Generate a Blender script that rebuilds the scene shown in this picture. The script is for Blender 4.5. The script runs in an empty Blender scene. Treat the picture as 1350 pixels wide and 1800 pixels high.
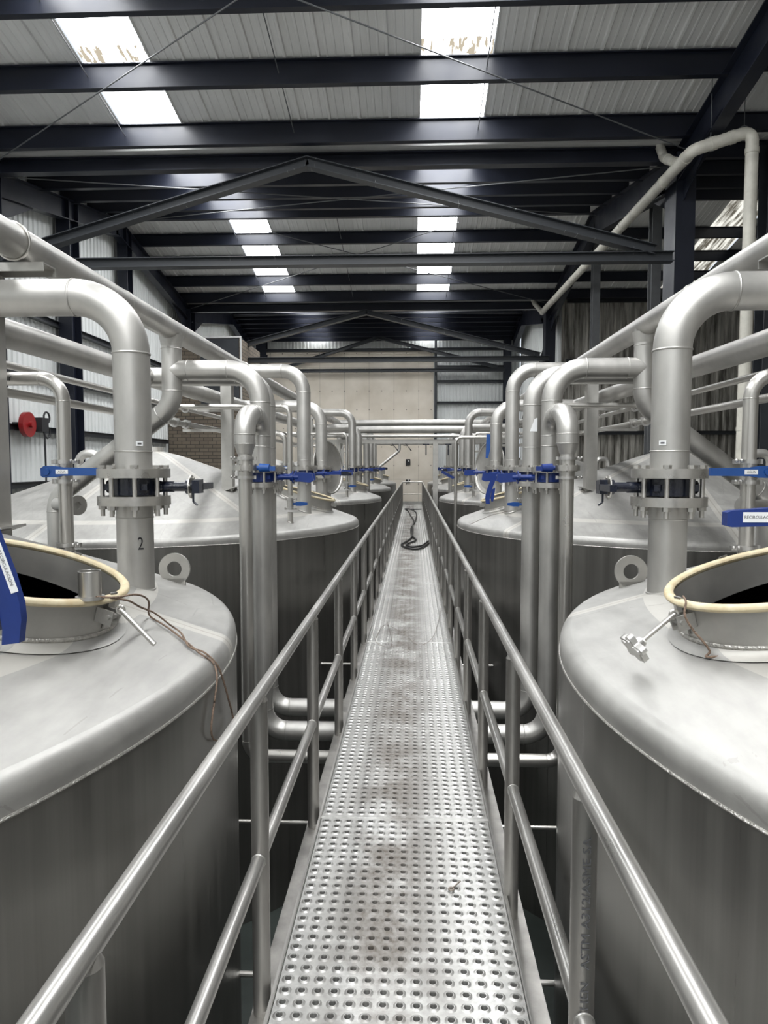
import bpy, bmesh, math, random
from mathutils import Vector, Matrix, geometry
random.seed(7)
S = bpy.context.scene
C = S.collection
PI = math.pi
R_ = math.radians

# ------------------------------------------------------------ camera, world, exposure
F = 1250.0
cam = bpy.data.cameras.new('camera')
cam.sensor_fit = 'VERTICAL'; cam.sensor_height = 36.0; cam.sensor_width = 27.0
cam.lens = 36.0*F/1800.0
cam.clip_end = 200; cam.clip_start = 0.05
co = bpy.data.objects.new('camera', cam); C.objects.link(co)
PH = math.atan(82/F); PS = math.atan(52/F*math.cos(PH))
co.location = (0, 0, 1.7); co.rotation_euler = (PI/2-PH, 0, PS)
S.camera = co
S.view_settings.view_transform = 'Standard'; S.view_settings.look = 'None'
S.view_settings.gamma = 1.0; S.view_settings.use_curve_mapping = False
S.view_settings.exposure = 0.0
w = bpy.data.worlds.new('sky'); S.world = w; w.use_nodes = True
w.node_tree.nodes['Background'].inputs[0].default_value = (0.85, 0.92, 1.0, 1)
w.node_tree.nodes['Background'].inputs[1].default_value = 1.0
SKY = 20.0       # strength of the daylight through the translucent roof sheets
REARFILL = 1.0    # added glowing fill panels on the unseen wall behind the camera

X0 = -0.075       # centre line of the hall
GZ = -3.2        # ground floor
PITCH = 6.85
YC = [2.55 + PITCH*i for i in range(5)]
TR = 2.73; TO = 3.39        # tank radius, tank centre offset
def wx(s, o): return X0 + s*o

# ------------------------------------------------------------ materials
def nodes(m):
    m.use_nodes = True
    return m.node_tree.nodes, m.node_tree.links, m.node_tree.nodes['Principled BSDF']
def basic(name, col, rough=0.5, metal=0.0, noise=0.0, nscale=8.0, stretch=(1,1,1), bump=0.0, bscale=None, rnoise=0.0, col2=None, spec=None):
    m = bpy.data.materials.new(name); N, L, B = nodes(m)
    B.inputs['Base Color'].default_value = (*col, 1); B.inputs['Roughness'].default_value = rough
    B.inputs['Metallic'].default_value = metal
    if spec is not None: B.inputs['Specular IOR Level'].default_value = spec
    if noise or bump or rnoise:
        tc = N.new('ShaderNodeTexCoord'); mp = N.new('ShaderNodeMapping'); mp.inputs['Scale'].default_value = stretch
        L.new(tc.outputs['Object'], mp.inputs['Vector'])
        nz = N.new('ShaderNodeTexNoise'); nz.inputs['Scale'].default_value = nscale; nz.inputs['Detail'].default_value = 6
        nz.inputs['Roughness'].default_value = .6
        L.new(mp.outputs[0], nz.inputs['Vector'])
        if noise:
            cr = N.new('ShaderNodeValToRGB')
            c2 = col2 if col2 else tuple(c*(1-noise) for c in col)
            cr.color_ramp.elements[0].position = .35; cr.color_ramp.elements[0].color = (*c2, 1)
            cr.color_ramp.elements[1].position = .65; cr.color_ramp.elements[1].color = (*col, 1)
            L.new(nz.outputs['Fac'], cr.inputs[0]); L.new(cr.outputs[0], B.inputs['Base Color'])
        if rnoise:
            mr = N.new('ShaderNodeMapRange'); mr.inputs[1].default_value = .3; mr.inputs[2].default_value = .7
            mr.inputs[3].default_value = rough-rnoise; mr.inputs[4].default_value = rough+rnoise
            L.new(nz.outputs['Fac'], mr.inputs[0]); L.new(mr.outputs[0], B.inputs['Roughness'])
        if bump:
            n2 = N.new('ShaderNodeTexNoise'); n2.inputs['Scale'].default_value = bscale or nscale*4
            n2.inputs['Detail'].default_value = 3
            L.new(mp.outputs[0], n2.inputs['Vector'])
            bp = N.new('ShaderNodeBump'); bp.inputs['Strength'].default_value = bump; bp.inputs['Distance'].default_value = .01
            L.new(n2.outputs['Fac'], bp.inputs['Height']); L.new(bp.outputs[0], B.inputs['Normal'])
    return m
M = {}
M['pipe'] = basic('stainless_pipe', (.51,.498,.472), .42, .76, .26, 3.0, (1,1,.5), .12, 9, .07)
M['tube'] = basic('polished_tube', (.50,.485,.455), .30, .85, .10, 2.0, (1,1,.5), 0, 9, .04)
M['rail'] = basic('rail_steel', (.50,.49,.465), .34, .82, .25, 6.0, (1,.3,1), .05, 20, .08)
M['post'] = basic('post_steel', (.42,.405,.38), .40, .82, .3, 10.0, (1,1,.15), .05, 20, .08)
M['flange'] = basic('flange_steel', (.50,.485,.455), .33, .9, .2, 12.0, (1,1,1), .08, 40, .08)
M['clamp'] = basic('cast_clamp_steel', (.50,.49,.47), .34, .9, .15, 20.0)
M['weld'] = basic('weld_bead', (.66,.64,.60), .36, .9, .4, 60.0, (1,1,1), .5, 150)
M['plate_steel'] = basic('plate_steel', (.47,.458,.43), .42, .75, .18, 5.0, (1,1,1), .06, 20, .06)
M['navy'] = basic('navy_painted_steel', (.0065,.0092,.020), .42, 0, .3, 1.6, (1,1,1), .03, 12, .08)
M['navy2'] = basic('dark_grey_painted_steel', (.030,.034,.040), .45, 0, .3, 2.0, (1,1,1), .03, 12, .08)
M['greysteel'] = basic('grey_painted_steel', (.12,.125,.13), .5, 0, .2, 4.0)
M['black'] = basic('black_enamel', (.010,.013,.024), .25, 0, .2, 20, (1,1,1), .1, 60)
M['blue'] = basic('blue_enamel', (.006,.028,.17), .30, 0, .12, 12, (1,1,1), .05, 60)
M['blue2'] = basic('light_blue_plastic', (.008,.065,.26), .42, 0, .1, 12)
M['gasket'] = basic('cream_rubber', (.62,.55,.38), .5, 0, .2, 18, (1,1,1), .03, 60, col2=(.50,.40,.24))
M['pvc'] = basic('white_pvc', (.62,.60,.53), .45, 0, .25, 3.5, (1,1,1), .02, 20)
M['label'] = basic('label_white', (.75,.76,.76), .5)
M['ink'] = basic('ink_black', (.012,.012,.014), .6)
M['inksoft'] = basic('ink_grey', (.10,.10,.105), .6)
M['rope'] = basic('brown_cord', (.26,.18,.13), .8, 0, .5, 120, (1,1,1), .5, 300)
M['hose'] = basic('black_hose', (.008,.008,.009), .4)
M['wire'] = basic('thin_wire', (.22,.19,.16), .4, .5)
M['red'] = basic('red_enamel', (.25,.008,.01), .4)
M['roof'] = basic('roof_sheet', (.84,.84,.825), .5, 0, .14, 1.3, (1,.25,1), .02, 6)
M['clad'] = basic('wall_cladding', (.76,.78,.77), .5, 0, .14, 1.2, (1,1,.3), .02, 6)
M['dirtyclad'] = basic('dirty_cladding', (.56,.54,.49), .6, 0, .7, 3.0, (2.5,1,.22), .05, 10, col2=(.085,.078,.064))
M['floor'] = basic('ground_floor', (.045,.055,.05), .5, 0, .4, 1.5)
M['gutter'] = basic('gutter_grey', (.62,.62,.61), .5, 0, .2, 1.0)
M['interior'] = basic('tank_inside', (.30,.295,.28), .4, .8, .3, 3)

def tank_shell_mat():
    m = bpy.data.materials.new('tank_wall_steel'); N, L, B = nodes(m)
    B.inputs['Metallic'].default_value = .8
    tc = N.new('ShaderNodeTexCoord'); mp = N.new('ShaderNodeMapping'); mp.inputs['Scale'].default_value = (6,6,.12)
    L.new(tc.outputs['Object'], mp.inputs['Vector'])
    n1 = N.new('ShaderNodeTexNoise'); n1.inputs['Scale'].default_value = 2.2; n1.inputs['Detail'].default_value = 8; n1.inputs['Roughness'].default_value = .65
    L.new(mp.outputs[0], n1.inputs['Vector'])
    n2 = N.new('ShaderNodeTexNoise'); n2.inputs['Scale'].default_value = .9; n2.inputs['Detail'].default_value = 4
    L.new(tc.outputs['Object'], n2.inputs['Vector'])
    cr = N.new('ShaderNodeValToRGB'); cr.color_ramp.elements[0].position = .3; cr.color_ramp.elements[0].color = (.14,.136,.126,1)
    cr.color_ramp.elements[1].position = .72; cr.color_ramp.elements[1].color = (.27,.263,.245,1)
    mx = N.new('ShaderNodeMix'); mx.data_type = 'FLOAT'; mx.inputs[0].default_value = .45
    L.new(n1.outputs['Fac'], mx.inputs[2]); L.new(n2.outputs['Fac'], mx.inputs[3])
    L.new(mx.outputs[0], cr.inputs[0]); L.new(cr.outputs[0], B.inputs['Base Color'])
    mr = N.new('ShaderNodeMapRange'); mr.inputs[1].default_value = .3; mr.inputs[2].default_value = .7; mr.inputs[3].default_value = .26; mr.inputs[4].default_value = .42
    L.new(n1.outputs['Fac'], mr.inputs[0]); L.new(mr.outputs[0], B.inputs['Roughness'])
    bp = N.new('ShaderNodeBump'); bp.inputs['Strength'].default_value = .10; bp.inputs['Distance'].default_value = .02
    L.new(n2.outputs['Fac'], bp.inputs['Height']); L.new(bp.outputs[0], B.inputs['Normal'])
    return m
def tank_roof_mat():
    m = bpy.data.materials.new('tank_roof_steel'); N, L, B = nodes(m)
    B.inputs['Metallic'].default_value = .66
    tc = N.new('ShaderNodeTexCoord'); sp = N.new('ShaderNodeSeparateXYZ'); L.new(tc.outputs['Object'], sp.inputs[0])
    def math_(op, a, b=None, c=None):
        n = N.new('ShaderNodeMath'); n.operation = op
        for i, v in enumerate((a, b, c)):
            if v is None: continue
            if isinstance(v, (int, float)): n.inputs[i].default_value = v
            else: L.new(v, n.inputs[i])
        return n.outputs[0]
    r = math_('SQRT', math_('ADD', math_('MULTIPLY', sp.outputs[0], sp.outputs[0]), math_('MULTIPLY', sp.outputs[1], sp.outputs[1])))
    ang = math_('ARCTAN2', sp.outputs[1], sp.outputs[0])
    n1 = N.new('ShaderNodeTexNoise'); n1.inputs['Scale'].default_value = 3.2; n1.inputs['Detail'].default_value = 9; n1.inputs['Roughness'].default_value = .66; n1.inputs['Distortion'].default_value = .6
    L.new(tc.outputs['Object'], n1.inputs['Vector'])
    n3 = N.new('ShaderNodeTexNoise'); n3.inputs['Scale'].default_value = 22; n3.inputs['Detail'].default_value = 5
    mp = N.new('ShaderNodeMapping'); mp.inputs['Scale'].default_value = (1, .25, 1); mp.inputs['Rotation'].default_value = (0,0,.5)
    L.new(tc.outputs['Object'], mp.inputs['Vector']); L.new(mp.outputs[0], n3.inputs['Vector'])
    # ground and polished bands: one ring near the rim, radial plate seams
    ring = math_('LESS_THAN', math_('ABSOLUTE', math_('SUBTRACT', r, 2.33)), .045)
    seg = math_('FRACT', math_('ADD', math_('DIVIDE', ang, 2*PI/7), .36))
    seam = math_('LESS_THAN', math_('MULTIPLY', math_('ABSOLUTE', math_('SUBTRACT', seg, .5)), math_('MULTIPLY', r, 2*PI/7)), .05)
    band = math_('MAXIMUM', ring, seam)
    line = math_('LESS_THAN', math_('MULTIPLY', math_('ABSOLUTE', math_('SUBTRACT', seg, .5)), math_('MULTIPLY', r, 2*PI/7)), .006)
    cr = N.new('ShaderNodeValToRGB'); cr.color_ramp.elements[0].position = .3; cr.color_ramp.elements[0].color = (.31,.304,.288,1)
    cr.color_ramp.elements[1].position = .7; cr.color_ramp.elements[1].color = (.44,.432,.41,1)
    mx = N.new('ShaderNodeMix'); mx.data_type = 'FLOAT'; mx.inputs[0].default_value = .4
    L.new(n1.outputs['Fac'], mx.inputs[2]); L.new(n3.outputs['Fac'], mx.inputs[3]); L.new(mx.outputs[0], cr.inputs[0])
    m2 = N.new('ShaderNodeMix'); m2.data_type = 'RGBA'; L.new(math_('MULTIPLY', band, .55), m2.inputs[0])
    L.new(cr.outputs[0], m2.inputs[6]); m2.inputs[7].default_value = (.60,.58,.53,1)
    m3 = N.new('ShaderNodeMix'); m3.data_type = 'RGBA'; L.new(math_('MULTIPLY', line, .6), m3.inputs[0])
    L.new(m2.outputs[2], m3.inputs[6]); m3.inputs[7].default_value = (.34,.31,.27,1)
    # scuffs and shoe-marks: thin dark strokes
    vo = N.new('ShaderNodeTexVoronoi'); vo.feature = 'DISTANCE_TO_EDGE'; vo.inputs['Scale'].default_value = 1.9
    wp = N.new('ShaderNodeMapping'); wp.inputs['Scale'].default_value = (1,.45,1); wp.inputs['Rotation'].default_value = (0,0,.8)
    L.new(tc.outputs['Object'], wp.inputs['Vector'])
    wn_ = N.new('ShaderNodeMix'); wn_.data_type = 'VECTOR'; wn_.inputs[0].default_value = .03
    L.new(wp.outputs[0], wn_.inputs[4]); L.new(n1.outputs['Color'], wn_.inputs[5]); L.new(wn_.outputs[1], vo.inputs['Vector'])
    sc = math_('MULTIPLY', math_('LESS_THAN', vo.outputs['Distance'], .0045), math_('GREATER_THAN', n3.outputs['Fac'], .5))
    m4 = N.new('ShaderNodeMix'); m4.data_type = 'RGBA'; L.new(math_('MULTIPLY', sc, .25), m4.inputs[0])
    L.new(m3.outputs[2], m4.inputs[6]); m4.inputs[7].default_value = (.2,.19,.17,1)
    L.new(m4.outputs[2], B.inputs['Base Color'])
    mr = N.new('ShaderNodeMapRange'); mr.inputs[1].default_value = .3; mr.inputs[2].default_value = .7; mr.inputs[3].default_value = .42; mr.inputs[4].default_value = .60
    L.new(n1.outputs['Fac'], mr.inputs[0]); L.new(mr.outputs[0], B.inputs['Roughness'])
    bp = N.new('ShaderNodeBump'); bp.inputs['Strength'].default_value = .12; bp.inputs['Distance'].default_value = .015
    L.new(n1.outputs['Fac'], bp.inputs['Height']); L.new(bp.outputs[0], B.inputs['Normal'])
    return m
def deck_mat():
    m = bpy.data.materials.new('dimpled_deck_plate'); N, L, B = nodes(m)
    B.inputs['Metallic'].default_value = .8
    tc = N.new('ShaderNodeTexCoord'); sp = N.new('ShaderNodeSeparateXYZ'); L.new(tc.outputs['Object'], sp.inputs[0])
    n1 = N.new('ShaderNodeTexNoise'); n1.inputs['Scale'].default_value = 2.6; n1.inputs['Detail'].default_value = 9; n1.inputs['Roughness'].default_value = .7
    L.new(tc.outputs['Object'], n1.inputs['Vector'])
    n2 = N.new('ShaderNodeTexNoise'); n2.inputs['Scale'].default_value = 40; n2.inputs['Detail'].default_value = 6
    L.new(tc.outputs['Object'], n2.inputs['Vector'])
    a = N.new('ShaderNodeMath'); a.operation = 'ADD'; a.inputs[1].default_value = .03; L.new(sp.outputs[0], a.inputs[0])
    b = N.new('ShaderNodeMath'); b.operation = 'ABSOLUTE'; L.new(a.outputs[0], b.inputs[0])
    mr = N.new('ShaderNodeMapRange'); mr.interpolation_type = 'SMOOTHSTEP'; mr.inputs[1].default_value = .02; mr.inputs[2].default_value = .36; mr.inputs[3].default_value = 1; mr.inputs[4].default_value = 0
    L.new(b.outputs[0], mr.inputs[0])
    r2 = N.new('ShaderNodeMapRange'); r2.inputs[1].default_value = .36; r2.inputs[2].default_value = .54
    L.new(n1.outputs['Fac'], r2.inputs[0])
    c = N.new('ShaderNodeMath'); c.operation = 'MULTIPLY'; L.new(mr.outputs[0], c.inputs[0]); L.new(r2.outputs[0], c.inputs[1])
    r3 = N.new('ShaderNodeMapRange'); r3.inputs[1].default_value = .3; r3.inputs[2].default_value = .7; r3.inputs[3].default_value = .55; r3.inputs[4].default_value = 1
    L.new(n2.outputs['Fac'], r3.inputs[0])
    d = N.new('ShaderNodeMath'); d.operation = 'MULTIPLY'; L.new(c.outputs[0], d.inputs[0]); L.new(r3.outputs[0], d.inputs[1])
    mx = N.new('ShaderNodeMix'); mx.data_type = 'RGBA'; L.new(d.outputs[0], mx.inputs[0])
    cr = N.new('ShaderNodeValToRGB'); cr.color_ramp.elements[0].position = .35; cr.color_ramp.elements[0].color = (.40,.395,.38,1)
    cr.color_ramp.elements[1].position = .65; cr.color_ramp.elements[1].color = (.54,.535,.515,1)
    L.new(n2.outputs['Fac'], cr.inputs[0]); L.new(cr.outputs[0], mx.inputs[6]); mx.inputs[7].default_value = (.10,.083,.066,1)
    L.new(mx.outputs[2], B.inputs['Base Color'])
    e = N.new('ShaderNodeMapRange'); e.inputs[3].default_value = .42; e.inputs[4].default_value = .62; L.new(d.outputs[0], e.inputs[0])
    L.new(e.outputs[0], B.inputs['Roughness'])
    g = N.new('ShaderNodeMapRange'); g.inputs[3].default_value = .8; g.inputs[4].default_value = .15; L.new(d.outputs[0], g.inputs[0])
    L.new(g.outputs[0], B.inputs['Metallic'])
    return m
def concrete_mat():
    m = bpy.data.materials.new('precast_concrete'); N, L, B = nodes(m)
    B.inputs['Roughness'].default_value = .8
    tc = N.new('ShaderNodeTexCoord'); sp = N.new('ShaderNodeSeparateXYZ'); L.new(tc.outputs['Object'], sp.inputs[0])
    def mt(op, a, b=None):
        n = N.new('ShaderNodeMath'); n.operation = op
        for i, v in enumerate((a, b)):
            if v is None: continue
            if isinstance(v, (int, float)): n.inputs[i].default_value = v
            else: L.new(v, n.inputs[i])
        return n.outputs[0]
    def cell(o, p, off):   # distance in metres to the nearest line of a grid of pitch p
        return mt('MULTIPLY', mt('ABSOLUTE', mt('SUBTRACT', mt('FRACT', mt('ADD', mt('DIVIDE', o, p), off)), .5)), p)
    jx = mt('LESS_THAN', cell(sp.outputs[0], 1.2, .3), .012); jz = mt('LESS_THAN', cell(sp.outputs[2], 2.7, .12), .014)
    dx = cell(sp.outputs[0], .6, .1); dz = cell(sp.outputs[2], .9, .62)
    dot = mt('LESS_THAN', mt('SQRT', mt('ADD', mt('MULTIPLY', dx, dx), mt('MULTIPLY', dz, dz))), .028)
    n1 = N.new('ShaderNodeTexNoise'); n1.inputs['Scale'].default_value = 1.1; n1.inputs['Detail'].default_value = 8; L.new(tc.outputs['Object'], n1.inputs['Vector'])
    cr = N.new('ShaderNodeValToRGB'); cr.color_ramp.elements[0].position = .3; cr.color_ramp.elements[0].color = (.60,.54,.45,1)
    cr.color_ramp.elements[1].position = .7; cr.color_ramp.elements[1].color = (.74,.68,.59,1); L.new(n1.outputs['Fac'], cr.inputs[0])
    mx = N.new('ShaderNodeMix'); mx.data_type = 'RGBA'; L.new(mt('MULTIPLY', mt('MAXIMUM', jx, jz), .35), mx.inputs[0]); L.new(cr.outputs[0], mx.inputs[6]); mx.inputs[7].default_value = (.2,.18,.15,1)
    m2 = N.new('ShaderNodeMix'); m2.data_type = 'RGBA'; L.new(mt('MULTIPLY', dot, .8), m2.inputs[0]); L.new(mx.outputs[2], m2.inputs[6]); m2.inputs[7].default_value = (.12,.10,.085,1)
    L.new(m2.outputs[2], B.inputs['Base Color'])
    return m
def brick_mat():
    m = bpy.data.materials.new('brown_brick'); N, L, B = nodes(m)
    B.inputs['Roughness'].default_value = .85
    tc = N.new('ShaderNodeTexCoord'); sp = N.new('ShaderNodeSeparateXYZ'); L.new(tc.outputs['Object'], sp.inputs[0])
    ad = N.new('ShaderNodeMath'); ad.operation = 'ADD'; L.new(sp.outputs[0], ad.inputs[0]); L.new(sp.outputs[1], ad.inputs[1])
    cb = N.new('ShaderNodeCombineXYZ'); L.new(ad.outputs[0], cb.inputs[0]); L.new(sp.outputs[2], cb.inputs[1])
    br = N.new('ShaderNodeTexBrick'); br.inputs['Scale'].default_value = 1.0; br.inputs['Brick Width'].default_value = .30; br.inputs['Row Height'].default_value = .12
    br.inputs['Mortar Size'].default_value = .012
    br.inputs['Color1'].default_value = (.13,.105,.08,1); br.inputs['Color2'].default_value = (.17,.14,.105,1); br.inputs['Mortar'].default_value = (.055,.048,.04,1)
    L.new(cb.outputs[0], br.inputs['Vector']); L.new(br.outputs['Color'], B.inputs['Base Color'])
    return m
def sky_mat(name, strength, dirt=False):
    m = bpy.data.materials.new(name); m.use_nodes = True; N = m.node_tree.nodes; L = m.node_tree.links; N.clear()
    out = N.new('ShaderNodeOutputMaterial'); em = N.new('ShaderNodeEmission'); em.inputs[1].default_value = strength
    em.inputs[0].default_value = (.97,.985,1,1); L.new(em.outputs[0], out.inputs[0])
    if dirt:   # brown grime caught behind the sheet laps
        tc = N.new('ShaderNodeTexCoord'); sp = N.new('ShaderNodeSeparateXYZ'); L.new(tc.outputs['Object'], sp.inputs[0])
        nz = N.new('ShaderNodeTexNoise'); nz.inputs['Scale'].default_value = 9; nz.inputs['Detail'].default_value = 5
        mp = N.new('ShaderNodeMapping'); mp.inputs['Scale'].default_value = (1.6,.25,1); L.new(tc.outputs['Object'], mp.inputs[0]); L.new(mp.outputs[0], nz.inputs['Vector'])
        s = N.new('ShaderNodeMath'); s.operation = 'SUBTRACT'; s.inputs[1].default_value = 11.22; L.new(sp.outputs[1], s.inputs[0])
        ab = N.new('ShaderNodeMath'); ab.operation = 'ABSOLUTE'; L.new(s.outputs[0], ab.inputs[0])
        lt = N.new('ShaderNodeMath'); lt.operation = 'LESS_THAN'; lt.inputs[1].default_value = .17; L.new(ab.outputs[0], lt.inputs[0])
        mr = N.new('ShaderNodeMapRange'); mr.inputs[1].default_value = .38; mr.inputs[2].default_value = .55; mr.inputs[3].default_value = .35; mr.inputs[4].default_value = 1; L.new(nz.outputs['Fac'], mr.inputs[0])
        mu = N.new('ShaderNodeMath'); mu.operation = 'MULTIPLY'; L.new(lt.outputs[0], mu.inputs[0]); L.new(mr.outputs[0], mu.inputs[1])
        mx = N.new('ShaderNodeMix'); mx.data_type = 'RGBA'; L.new(mu.outputs[0], mx.inputs[0]); mx.inputs[6].default_value = (.97,.985,1,1)
        k = .62/strength
        mx.inputs[7].default_value = (k, .88*k, .68*k, 1); L.new(mx.outputs[2], em.inputs[0])
    return m
def drip_mat():
    m = basic('stained_dark_steel', (.032,.036,.042), .45, 0); N, L, B = nodes(m)
    tc = N.new('ShaderNodeTexCoord'); mp = N.new('ShaderNodeMapping'); mp.inputs['Scale'].default_value = (16,1,1.6); L.new(tc.outputs['Object'], mp.inputs['Vector'])
    nz = N.new('ShaderNodeTexNoise'); nz.inputs['Scale'].default_value = 1.0; nz.inputs['Detail'].default_value = 5; L.new(mp.outputs[0], nz.inputs['Vector'])
    cr = N.new('ShaderNodeValToRGB'); cr.color_ramp.elements[0].position = .67; cr.color_ramp.elements[0].color = (.032,.036,.042,1)
    cr.color_ramp.elements[1].position = .71; cr.color_ramp.elements[1].color = (.42,.43,.42,1); L.new(nz.outputs['Fac'], cr.inputs[0]); L.new(cr.outputs[0], B.inputs['Base Color'])
    return m
M['drip'] = drip_mat()
M['shell'] = tank_shell_mat(); M['lid'] = tank_roof_mat(); M['deck'] = deck_mat()
M['concrete'] = concrete_mat(); M['brick'] = brick_mat()
M['sky'] = sky_mat('translucent_roof_sheet', SKY); M['skyd'] = sky_mat('grimy_translucent_roof_sheet', SKY, True); M['rearfill'] = sky_mat('rear_fill_panel', REARFILL)
def translucent():
    m = sky_mat('grimy_aisle_roof_sheet', 1.3); N = m.node_tree.nodes; L = m.node_tree.links
    em = [n for n in N if n.type == 'EMISSION'][0]
    tc = N.new('ShaderNodeTexCoord'); mp = N.new('ShaderNodeMapping'); mp.inputs['Scale'].default_value = (4,.35,1); L.new(tc.outputs['Object'], mp.inputs[0])
    nz = N.new('ShaderNodeTexNoise'); nz.inputs['Scale'].default_value = 2.5; nz.inputs['Detail'].default_value = 6; L.new(mp.outputs[0], nz.inputs['Vector'])
    cr = N.new('ShaderNodeValToRGB'); cr.color_ramp.elements[0].position = .4; cr.color_ramp.elements[0].color = (.10,.09,.07,1)
    cr.color_ramp.elements[1].position = .6; cr.color_ramp.elements[1].color = (.8,.79,.72,1); L.new(nz.outputs['Fac'], cr.inputs[0]); L.new(cr.outputs[0], em.inputs[0])
    return m
M['skydirty'] = translucent()

# ------------------------------------------------------------ mesh builder
def frame(d):
    d = Vector(d).normalized()
    a = Vector((0,0,1)) if abs(d.z) < .95 else Vector((1,0,0))
    u = a.cross(d).normalized(); v = d.cross(u).normalized()
    return u, v, d
class MB:
    def __init__(s): s.v = []; s.f = []
    def add(s, vs, fs):
        n = len(s.v); s.v += [tuple(x) for x in vs]; s.f += [tuple(i+n for i in q) for q in fs]; return s
    def box(s, c, d, rot=None):
        hx, hy, hz = d[0]/2, d[1]/2, d[2]/2
        vs = [Vector((x*hx, y*hy, z*hz)) for x in (-1,1) for y in (-1,1) for z in (-1,1)]
        if rot is not None: vs = [rot @ q for q in vs]
        vs = [q+Vector(c) for q in vs]
        return s.add(vs, [(0,1,3,2),(4,6,7,5),(0,4,5,1),(2,3,7,6),(0,2,6,4),(1,5,7,3)])
    def cyl(s, p0, p1, r0, r1=None, n=20, caps=True):
        r1 = r0 if r1 is None else r1
        p0 = Vector(p0); p1 = Vector(p1); u, v, _ = frame(p1-p0); vs = []
        for p, r in ((p0, r0), (p1, r1)):
            for i in range(n):
                a = 2*PI*i/n; vs.append(p+u*(r*math.cos(a))+v*(r*math.sin(a)))
        fs = [(i, (i+1)%n, n+(i+1)%n, n+i) for i in range(n)]
        if caps: fs += [tuple(range(n-1,-1,-1)), tuple(range(n,2*n))]
        return s.add(vs, fs)
    def ring(s, p0, p1, ro, ri, n=28):
        p0 = Vector(p0); p1 = Vector(p1); u, v, _ = frame(p1-p0); vs = []
        for p, r in ((p0,ri),(p0,ro),(p1,ro),(p1,ri)):
            for i in range(n):
                a = 2*PI*i/n; vs.append(p+u*(r*math.cos(a))+v*(r*math.sin(a)))
        fs = []
        for k in range(4):
            k2 = (k+1)%4
            fs += [(k*n+i, k*n+(i+1)%n, k2*n+(i+1)%n, k2*n+i) for i in range(n)]
        return s.add(vs, fs)
    def torus(s, c, ax, R, r, n=28, m=8, sq=1.0):
        c = Vector(c); u, v, d = frame(ax); vs = []
        for i in range(n):
            a = 2*PI*i/n; e = u*math.cos(a)+v*math.sin(a)
            for j in range(m):
                b = 2*PI*j/m; vs.append(c+e*(R+r*math.cos(b))+d*(r*sq*math.sin(b)))
        fs = [(i*m+j, ((i+1)%n)*m+j, ((i+1)%n)*m+(j+1)%m, i*m+(j+1)%m) for i in range(n) for j in range(m)]
        return s.add(vs, fs)
    def ball(s, c, r, n=14, m=8, sz=1.0):
        vs = []; fs = []
        for j in range(m+1):
            t = PI*j/m
            for i in range(n):
                a = 2*PI*i/n; vs.append(Vector(c)+Vector((r*math.sin(t)*math.cos(a), r*math.sin(t)*math.sin(a), r*sz*math.cos(t))))
        for j in range(m):
            for i in range(n): fs.append((j*n+i, (j+1)*n+i, (j+1)*n+(i+1)%n, j*n+(i+1)%n))
        return s.add(vs, fs)
    def lathe(s, prof, n=64, c=(0,0,0), close=False):
        vs = []; fs = []; k = len(prof)
        for i in range(n):
            a = 2*PI*i/n
            for r, z in prof: vs.append((c[0]+r*math.cos(a), c[1]+r*math.sin(a), c[2]+z))
        for i in range(n):
            for j in range(k if close else k-1):
                fs.append((i*k+j, ((i+1)%n)*k+j, ((i+1)%n)*k+(j+1)%k, i*k+(j+1)%k))
        return s.add(vs, fs)
    def prism(s, poly, o, u, v, w):   # 2-D outline on axes u, v; thickness vector w
        o = Vector(o); u = Vector(u); v = Vector(v); w = Vector(w); n = len(poly)
        vs = [o+u*a+v*b for a, b in poly]+[o+u*a+v*b+w for a, b in poly]
        return s.add(vs, [tuple(range(n-1,-1,-1)), tuple(range(n,2*n))]+[(i,(i+1)%n,n+(i+1)%n,n+i) for i in range(n)])
    def ibeam(s, p0, p1, h, b, tf=.02, tw=.014, up=(0,0,1)):   # top of the beam on the line p0-p1
        p0 = Vector(p0); p1 = Vector(p1); d = (p1-p0).normalized(); up = Vector(up); sd = d.cross(up).normalized(); up = sd.cross(d).normalized()
        o = [(-b/2,0),(b/2,0),(b/2,-tf),(tw/2,-tf),(tw/2,-h+tf),(b/2,-h+tf),(b/2,-h),(-b/2,-h),(-b/2,-h+tf),(-tw/2,-h+tf),(-tw/2,-tf),(-b/2,-tf)]
        return s.prism(o, p0, sd, up, p1-p0)
    def tube(s, pts, r, bend=None, n=24, seg=9, weld=0.0, caps=True):
        pts = [Vector(p) for p in pts]
        bend = r*3 if bend is None else bend
        path = [pts[0]]; seams = []
        for i in range(1, len(pts)-1):
            a, b, c = pts[i-1], pts[i], pts[i+1]
            d0 = (b-a).normalized(); d1 = (c-b).normalized(); th = d0.angle(d1)
            if th < .02: path.append(b); continue
            t = bend*math.tan(th/2); t = min(t, (b-a).length*.49 if i > 1 else (b-a).length*.98, (c-b).length*.49 if i < len(pts)-2 else (c-b).length*.98)
            R = t/math.tan(th/2); nrm = (d1-d0*d0.dot(d1)).normalized(); cen = b-d0*t+nrm*R
            k = max(2, int(seg*th/(PI/2)+.5)); st = b-d0*t
            seams += [(st, d0), (b+d1*t, d1)]
            for j in range(k+1):
                q = th*j/k; path.append(cen-nrm*(R*math.cos(q))+d0*(R*math.sin(q)))
        path.append(pts[-1])
        pp = [path[0]]
        for p in path[1:]:
            if (p-pp[-1]).length > 1e-5: pp.append(p)
        path = pp
        T = []
        for i in range(len(path)):
            if i == 0: t = path[1]-path[0]
            elif i == len(path)-1: t = path[-1]-path[-2]
            else: t = (path[i+1]-path[i]).normalized()+(path[i]-path[i-1]).normalized()
            T.append(t.normalized())
        u, v, _ = frame(T[0]); vs = []
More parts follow.
